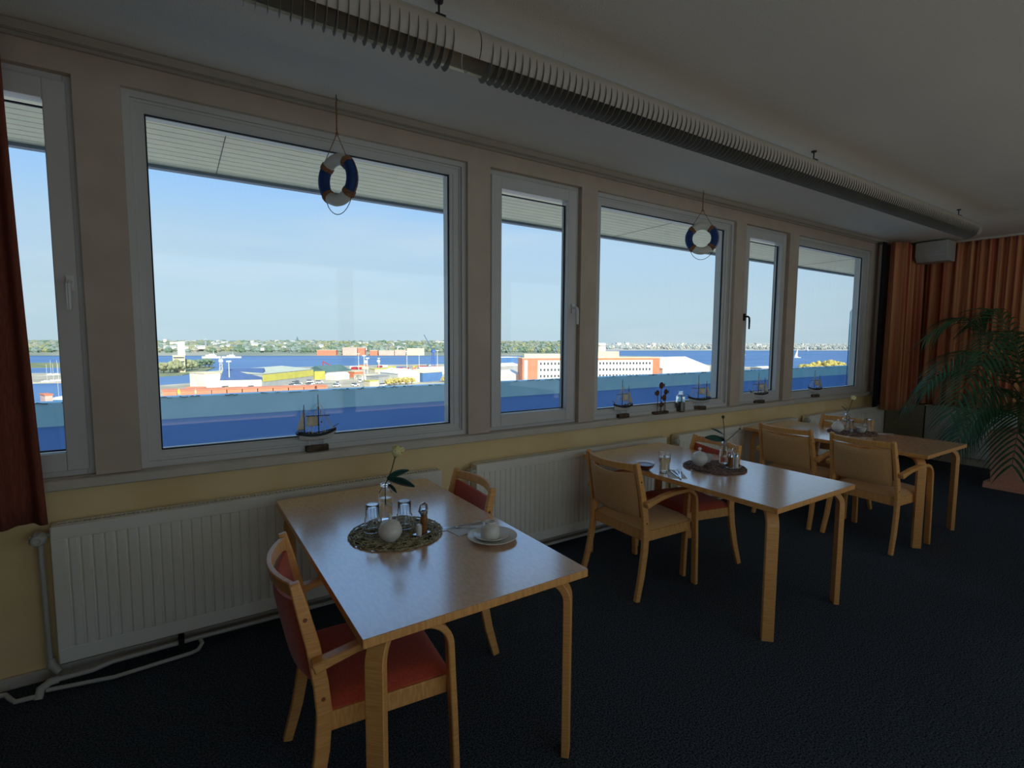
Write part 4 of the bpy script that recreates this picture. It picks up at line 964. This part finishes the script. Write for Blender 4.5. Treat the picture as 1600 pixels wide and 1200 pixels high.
# brick row roofs just over the parapet
us = [255, 283, 308, 332, 356, 380, 404, 428, 452, 476, 496]
for i, u in enumerate(us):
    v = 637-i*1.6
    block('row_house', 'orange-red flat-roofed row house just over the parapet', 'house', u, v, u+(22.5 if i < 9 else 16), v-1.2, 611.5-i*.75, 9, 'r_red', 'w_orange', 'flat', group='orange row houses over the parapet')
block('row_house', 'brick-red house wall in the narrow left window', 'house', 72, 645, 84, 644, 618, 9, 'w_brick', 'w_orange', 'flat')
# far shore buildings
for u0, u1, v0, vt, m_, lab in ((535.5, 558, 554, 544, 'w_brick', 'large brick block on the far shore'), (559, 570, 554, 544.5, 'w_orange', 'smaller brick block right of the large one on the far shore'), (578, 590, 554, 548.5, 'w_orange', 'gabled orange house on the far shore'),
                                 (592, 616, 554, 549, 'w_brick', 'long brick row on the far shore'), (617, 634, 554, 548, 'w_brick', 'brick row right of the long row on the far shore'), (636, 663, 554, 545.5, 'w_cream', 'pale sand-coloured long block on the far shore'),
                                 (495, 525, 554, 548, 'w_orange', 'long low orange block on the far shore below the trees'), (266, 287, 550, 534.5, 'w_white', 'long white block on the ridge of the far shore at left'), (96, 106, 551, 532, 'w_cream', 'pale tower block on the far shore in the narrow left window'),
                                 (256, 261, 548, 530, 'w_white', 'narrow white tower block on the skyline at the left'), (66, 74, 551, 539, 'w_cream', 'pale building on the far shore at the curtain edge')):
    block('shore_building', lab, 'building', u0, v0+(1.3 if v0 == 554 else 0), u1, v0+(1.3 if v0 == 554 else 0), vt-(.8 if v0 == 554 else 0), 30, m_, 'w_cream' if m_ != 'w_white' else None, 'flat')
rnd = random.Random(31)
proto = None
for i in range(90):
    far = i >= 60
    u = rnd.uniform(255, 700) if not far else rnd.uniform(950, 1340); s = rnd.uniform(.08, .8)
    base, vt, dep = (555.5, 534.5, 900) if not far else (547.5, 538.5, 2200)
    p = at(u, base); d = Vector((p.x, p.y, 0)).normalized(); q = p+d*dep*s; z = G+(high(u, vt, q)-G)*.84*min(1, s*1.15)**.7+(6 if not far else 8)
    if i in (0, 60):
        hs = thing('shore_house', 'small pale house among the trees of the far shore' if not far else 'small pale house on the hazy coast across the bay', 'house', q, 0, 'houses among the far trees' if not far else 'houses on the hazy coast')
        k = 1 if not far else 1.7
        MB().box(-7*k, 7*k, -5*k, 5*k, -3*k, 5*k).build('wall', M['w_white'], hs, smooth=0); MB().prism([(-5.5*k, 5*k), (5.5*k, 5*k), (0, 9*k)], -7.3*k, 7.3*k, lambda a, b_, h: (h, a, b_)).build('roof', M['w_grey'], hs, smooth=0); c = hs
    else: c = copy_tree(hs)
    c.location = (q.x, q.y, z); c.rotation_euler.z = rnd.uniform(-.5, .5); f_ = rnd.uniform(.45, .9); c.scale = (f_*rnd.uniform(.8, 1.6), f_, f_)
# church spire, chimney
p = at(465, 545); hh = high(465, 525, p); t = thing('church', 'church with a thin dark spire on the far skyline', 'church', (p.x, p.y, G)); hb = high(465, 534.5, p)-G
MB().box(-5, 5, -5, 5, 0, hb).build('tower', M['w_brick'], t, smooth=0); MB().lathe([(6, hb), (0, hh-G)], n=8).build('spire', M['r_green'], t)
for u, vt, lab in ((322, 529.5, 'far building mast on the skyline left of the church'), (1044, 536, 'white landmark tower on the skyline of the hazy coast')):
    p = at(u, 551 if u < 900 else 546.5); t = thing('mast_tower', lab, 'tower', (p.x, p.y, G)); hh = high(u, vt, p)-G
    MB().lathe([(2.2, 0), (1.5, hh), (0, hh)], n=8).build('shaft', M['w_grey'], t); MB().lathe([(0, hh*.93), (4, hh*.94), (4, hh*.96), (0, hh*.97)], n=10).build('platform', M['w_white'], t)
# cranes
def crane(u, v, vt, m_, lab, jib):
    p = at(u, v); hh = high(u, vt, p)-G; t = thing('harbour_crane', lab, 'crane', (p.x, p.y, G)); b = MB(); w_ = hh*.10
    for sx_ in (-1, 1):
        for sy_ in (-1, 1): b.tube([(sx_*w_, sy_*w_, 0), (sx_*w_*.55, sy_*w_*.55, hh*.55), (sx_*w_*.4, sy_*w_*.4, hh)], hh*.012, 6)
    for k in range(6):
        z_ = hh*k/6; r_ = w_*(1-.09*k); b.tube([(-r_, -r_, z_), (r_, -r_, z_+hh/6)], hh*.008, 5); b.tube([(r_, -r_, z_), (-r_, -r_, z_+hh/6)], hh*.008, 5)
        b.box(-r_, r_, -r_, r_, z_, z_+hh*.012)
    b.build('tower', M[m_], t, smooth=0)
    MB().box(-w_*.9, w_*.9, -w_*.9, w_*.9, hh*.80, hh*.92).build('cab', M[m_], t, smooth=0)
    q1 = world_dir(*jib); tt = math.hypot(p.x, p.y)/math.hypot(q1.x, q1.y); e = CAM+q1*tt-Vector((p.x, p.y, G))
    MB().strip([(0, 0, hh*.85), tuple(e)], (0, 1, 0), hh*.03, hh*.03).build('jib', M['r_blue'], t, smooth=0); return t
crane(677, 574, 545, 'crane', 'blue harbour crane with a slanting jib before the far trees', (662.5, 523))
crane(346, 592, 559, 'mast', 'white harbour crane tower beside the slate blue shed roof', (346, 556))
p = at(505, 583); t = thing('harbour_crane', 'small red crane behind the green-roofed sheds', 'crane', (p.x, p.y, G)); z1 = high(504, 565, p)-G; z0 = high(504, 572, p)-G
MB().tube([(0, 0, 0), (0, 0, z0), (0, 0, z1)], .5, 6).build('post', M['red'], t); MB().tube([(0, 0, z1), (9, 3, z0)], .45, 6).build('jib', M['red'], t)
# light masts
lm = ('leftmost, before the slate blue roof', 'third of the group over the yard, thicker', 'right one of the close pair over the yard', 'behind the sheds left of the close pair', 'first right of the radar domes', 'short one between two taller masts', 'beside the blue crane', 'between the radar dome and the yard pair')
for i_, (u, v, vt) in enumerate(((359, 607, 565), (569.5, 597, 556), (574.5, 596, 560), (560.5, 578, 553), (636, 578, 549), (655, 577, 555), (683.5, 576, 548), (592, 575, 560))):
    p = at(u, v); hh = high(u, vt, p)-G; t = thing('light_mast', 'pale floodlight mast in the harbour, '+lm[i_], 'lamp post', (p.x, p.y, G), group='floodlight masts in the harbour')
    MB().tube([(0, 0, 0), (0, 0, hh)], [.45, .3], 6).build('pole', M['mast'], t); MB().box(-1.6, 1.6, -.4, .4, hh-.3, hh+.7).build('lamp_head', M['mast'], t, smooth=0)
# domes, ships, boats
for u, v, lab in ((571.5, 570, 'left white radar dome on the quay'), (591.5, 569, 'right white radar dome on the quay')):
    p = at(u, v); t = thing('radar_dome', lab, 'dome', (p.x, p.y, G)); MB().ball((0, 0, 4), 2.6).build('dome', M['dome'], t); MB().box(-1.5, 1.5, -1.5, 1.5, 0, 2).build('base', M['w_grey'], t)
def vessel(name, u, v, ln, label, group=None, sail=False):
    p = at(u, v); t = thing(name, label, 'boat' if name != 'ship' else 'ship', (p.x, p.y, G-1), random.Random(int(u)).uniform(-.2, .2)-.5, group)
    h_ = ln*.10; poly = [(-ln/2, -ln*.08), (ln*.3, -ln*.08), (ln/2, 0), (ln*.3, ln*.08), (-ln/2, ln*.08)]
    MB().prism(poly, -.2, h_).build('hull', M['ship'], t, smooth=0)
    MB().box(-ln*.35, ln*.12, -ln*.06, ln*.06, h_, h_+ln*.07).box(-ln*.2, ln*.05, -ln*.045, ln*.045, h_+ln*.07, h_+ln*.12).build('superstructure', M['dome'], t, smooth=0)
    mh = ln*(1.3 if sail else .28); MB().tube([(0, 0, h_), (0, 0, h_+mh)], ln*.012, 5).build('mast', M['mast'], t)
    if sail == 2: MB().prism([(0, h_+ln*.12), (0, h_+mh), (-ln*.4, h_+ln*.12)], -.05, .05, lambda a, b_, h: (a, h, b_)).build('sail', M['dome'], t, smooth=0)
    return t
vessel('ship', 334, 559, 38, 'pale grey ship moored by the far shore, the longer low one')
vessel('ship', 364, 558.5, 30, 'pale grey ship with a tall bridge moored by the far shore')
vessel('sailing_boat', 1161.5, 554.5, 14, 'small white boat on the bay in the narrow window with the black handle', sail=2)
vessel('sailing_boat', 1246, 558.5, 16, 'small white boat on the bay at the left edge of the last window', sail=2)
for u, v in ((74, 597), (84, 596), (92, 595.5), (101, 594.5), (80, 586), (90, 585.5)):
    vessel('sailing_boat', u, v, 11, 'white sailing boat moored along the jetty in the narrow left window', 'boats along the jetty', sail=True)
for u, v in ((92, 622), (98, 621), (104, 620), (110, 619)):
    vessel('sailing_boat', u, v, 8, 'white boat with a tall mast close to the parapet in the narrow left window', 'boats near the parapet', sail=True)
p = at(1261.5, 548); t = thing('lighthouse', 'white lighthouse standing in the bay seen in the last window', 'lighthouse', (p.x, p.y, G)); hh = high(1261.5, 541.5, p)-G
MB().lathe([(4, 0), (2.6, hh*.8), (3.4, hh*.82), (2, hh*.9), (0, hh)], n=12).build('tower', M['dome'], t); MB().lathe([(6, -1), (6, 2), (0, 2)], n=12).build('base', M['w_grey'], t)
# parked cars, vans and containers in the yards
rnd = random.Random(77)
ct = thing('parked_car', 'white van or car parked in the harbour yards', 'car', (0, 0, G), group='vehicles parked in the harbour')
MB().box(-2.3, 2.3, -.9, .9, .35, 1.2).build('body', M['dome'], ct, smooth=0); MB().prism([(-2.0, 1.2), (1.0, 1.2), (.5, 1.9), (-1.8, 1.9)], -.8, .8, lambda a, b_, h: (a, h, b_)).build('cabin', M['pane_dark'], ct, smooth=0)
ww = MB()
for sx_ in (-1.4, 1.4): ww.lathe([(0, -.92), (.34, -.92), (.34, .92), (0, .92)], (sx_, 0, .34), 10, ax=Matrix.Rotation(PI/2, 3, 'X'))
ww.build('wheel_pair', M['gasket'], ct)
spots = [(rnd.uniform(455, 510), rnd.uniform(596, 605)) for _ in range(14)]+[(rnd.uniform(520, 600), rnd.uniform(596, 606)) for _ in range(8)]+[(rnd.uniform(300, 400), rnd.uniform(607, 612)) for _ in range(6)]+[(rnd.uniform(640, 700), rnd.uniform(572, 580)) for _ in range(6)]
for i, (u, v) in enumerate(spots):
    c = ct if i == 0 else copy_tree(ct); p = at(u, v); c.location = (p.x, p.y, G); c.rotation_euler.z = rnd.choice([0, .3, 1.6, 1.2]); c.scale = (1.25,)*3
cols = ['w_cream', 'w_white', 'red', 'w_blue', 'w_orange', 'w_yellow']
names = dict(w_cream='cream', w_white='white', red='red', w_blue='blue', w_orange='orange', w_yellow='yellow')
spots = [(rnd.uniform(552, 700), rnd.uniform(572, 579)) for _ in range(26)]+[(rnd.uniform(268, 410), rnd.uniform(610, 615)) for _ in range(12)]+[(rnd.uniform(600, 640), rnd.uniform(580, 588)) for _ in range(6)]
for i, (u, v) in enumerate(spots):
    k = cols[i % 6]; p = at(u, v); a_ = 'on the far quay' if v < 590 else 'near the white cube building'
    o = MB().box(-6, 6, -1.3, 1.3, 0, 2.7); o = o.build('shipping_container', M[k], loc=(p.x, p.y, G), smooth=0); o.rotation_euler.z = rnd.choice([-.6, -.5, .9])
    tag(o, names[k]+' shipping container standing '+a_, 'container', names[k]+' containers '+a_)
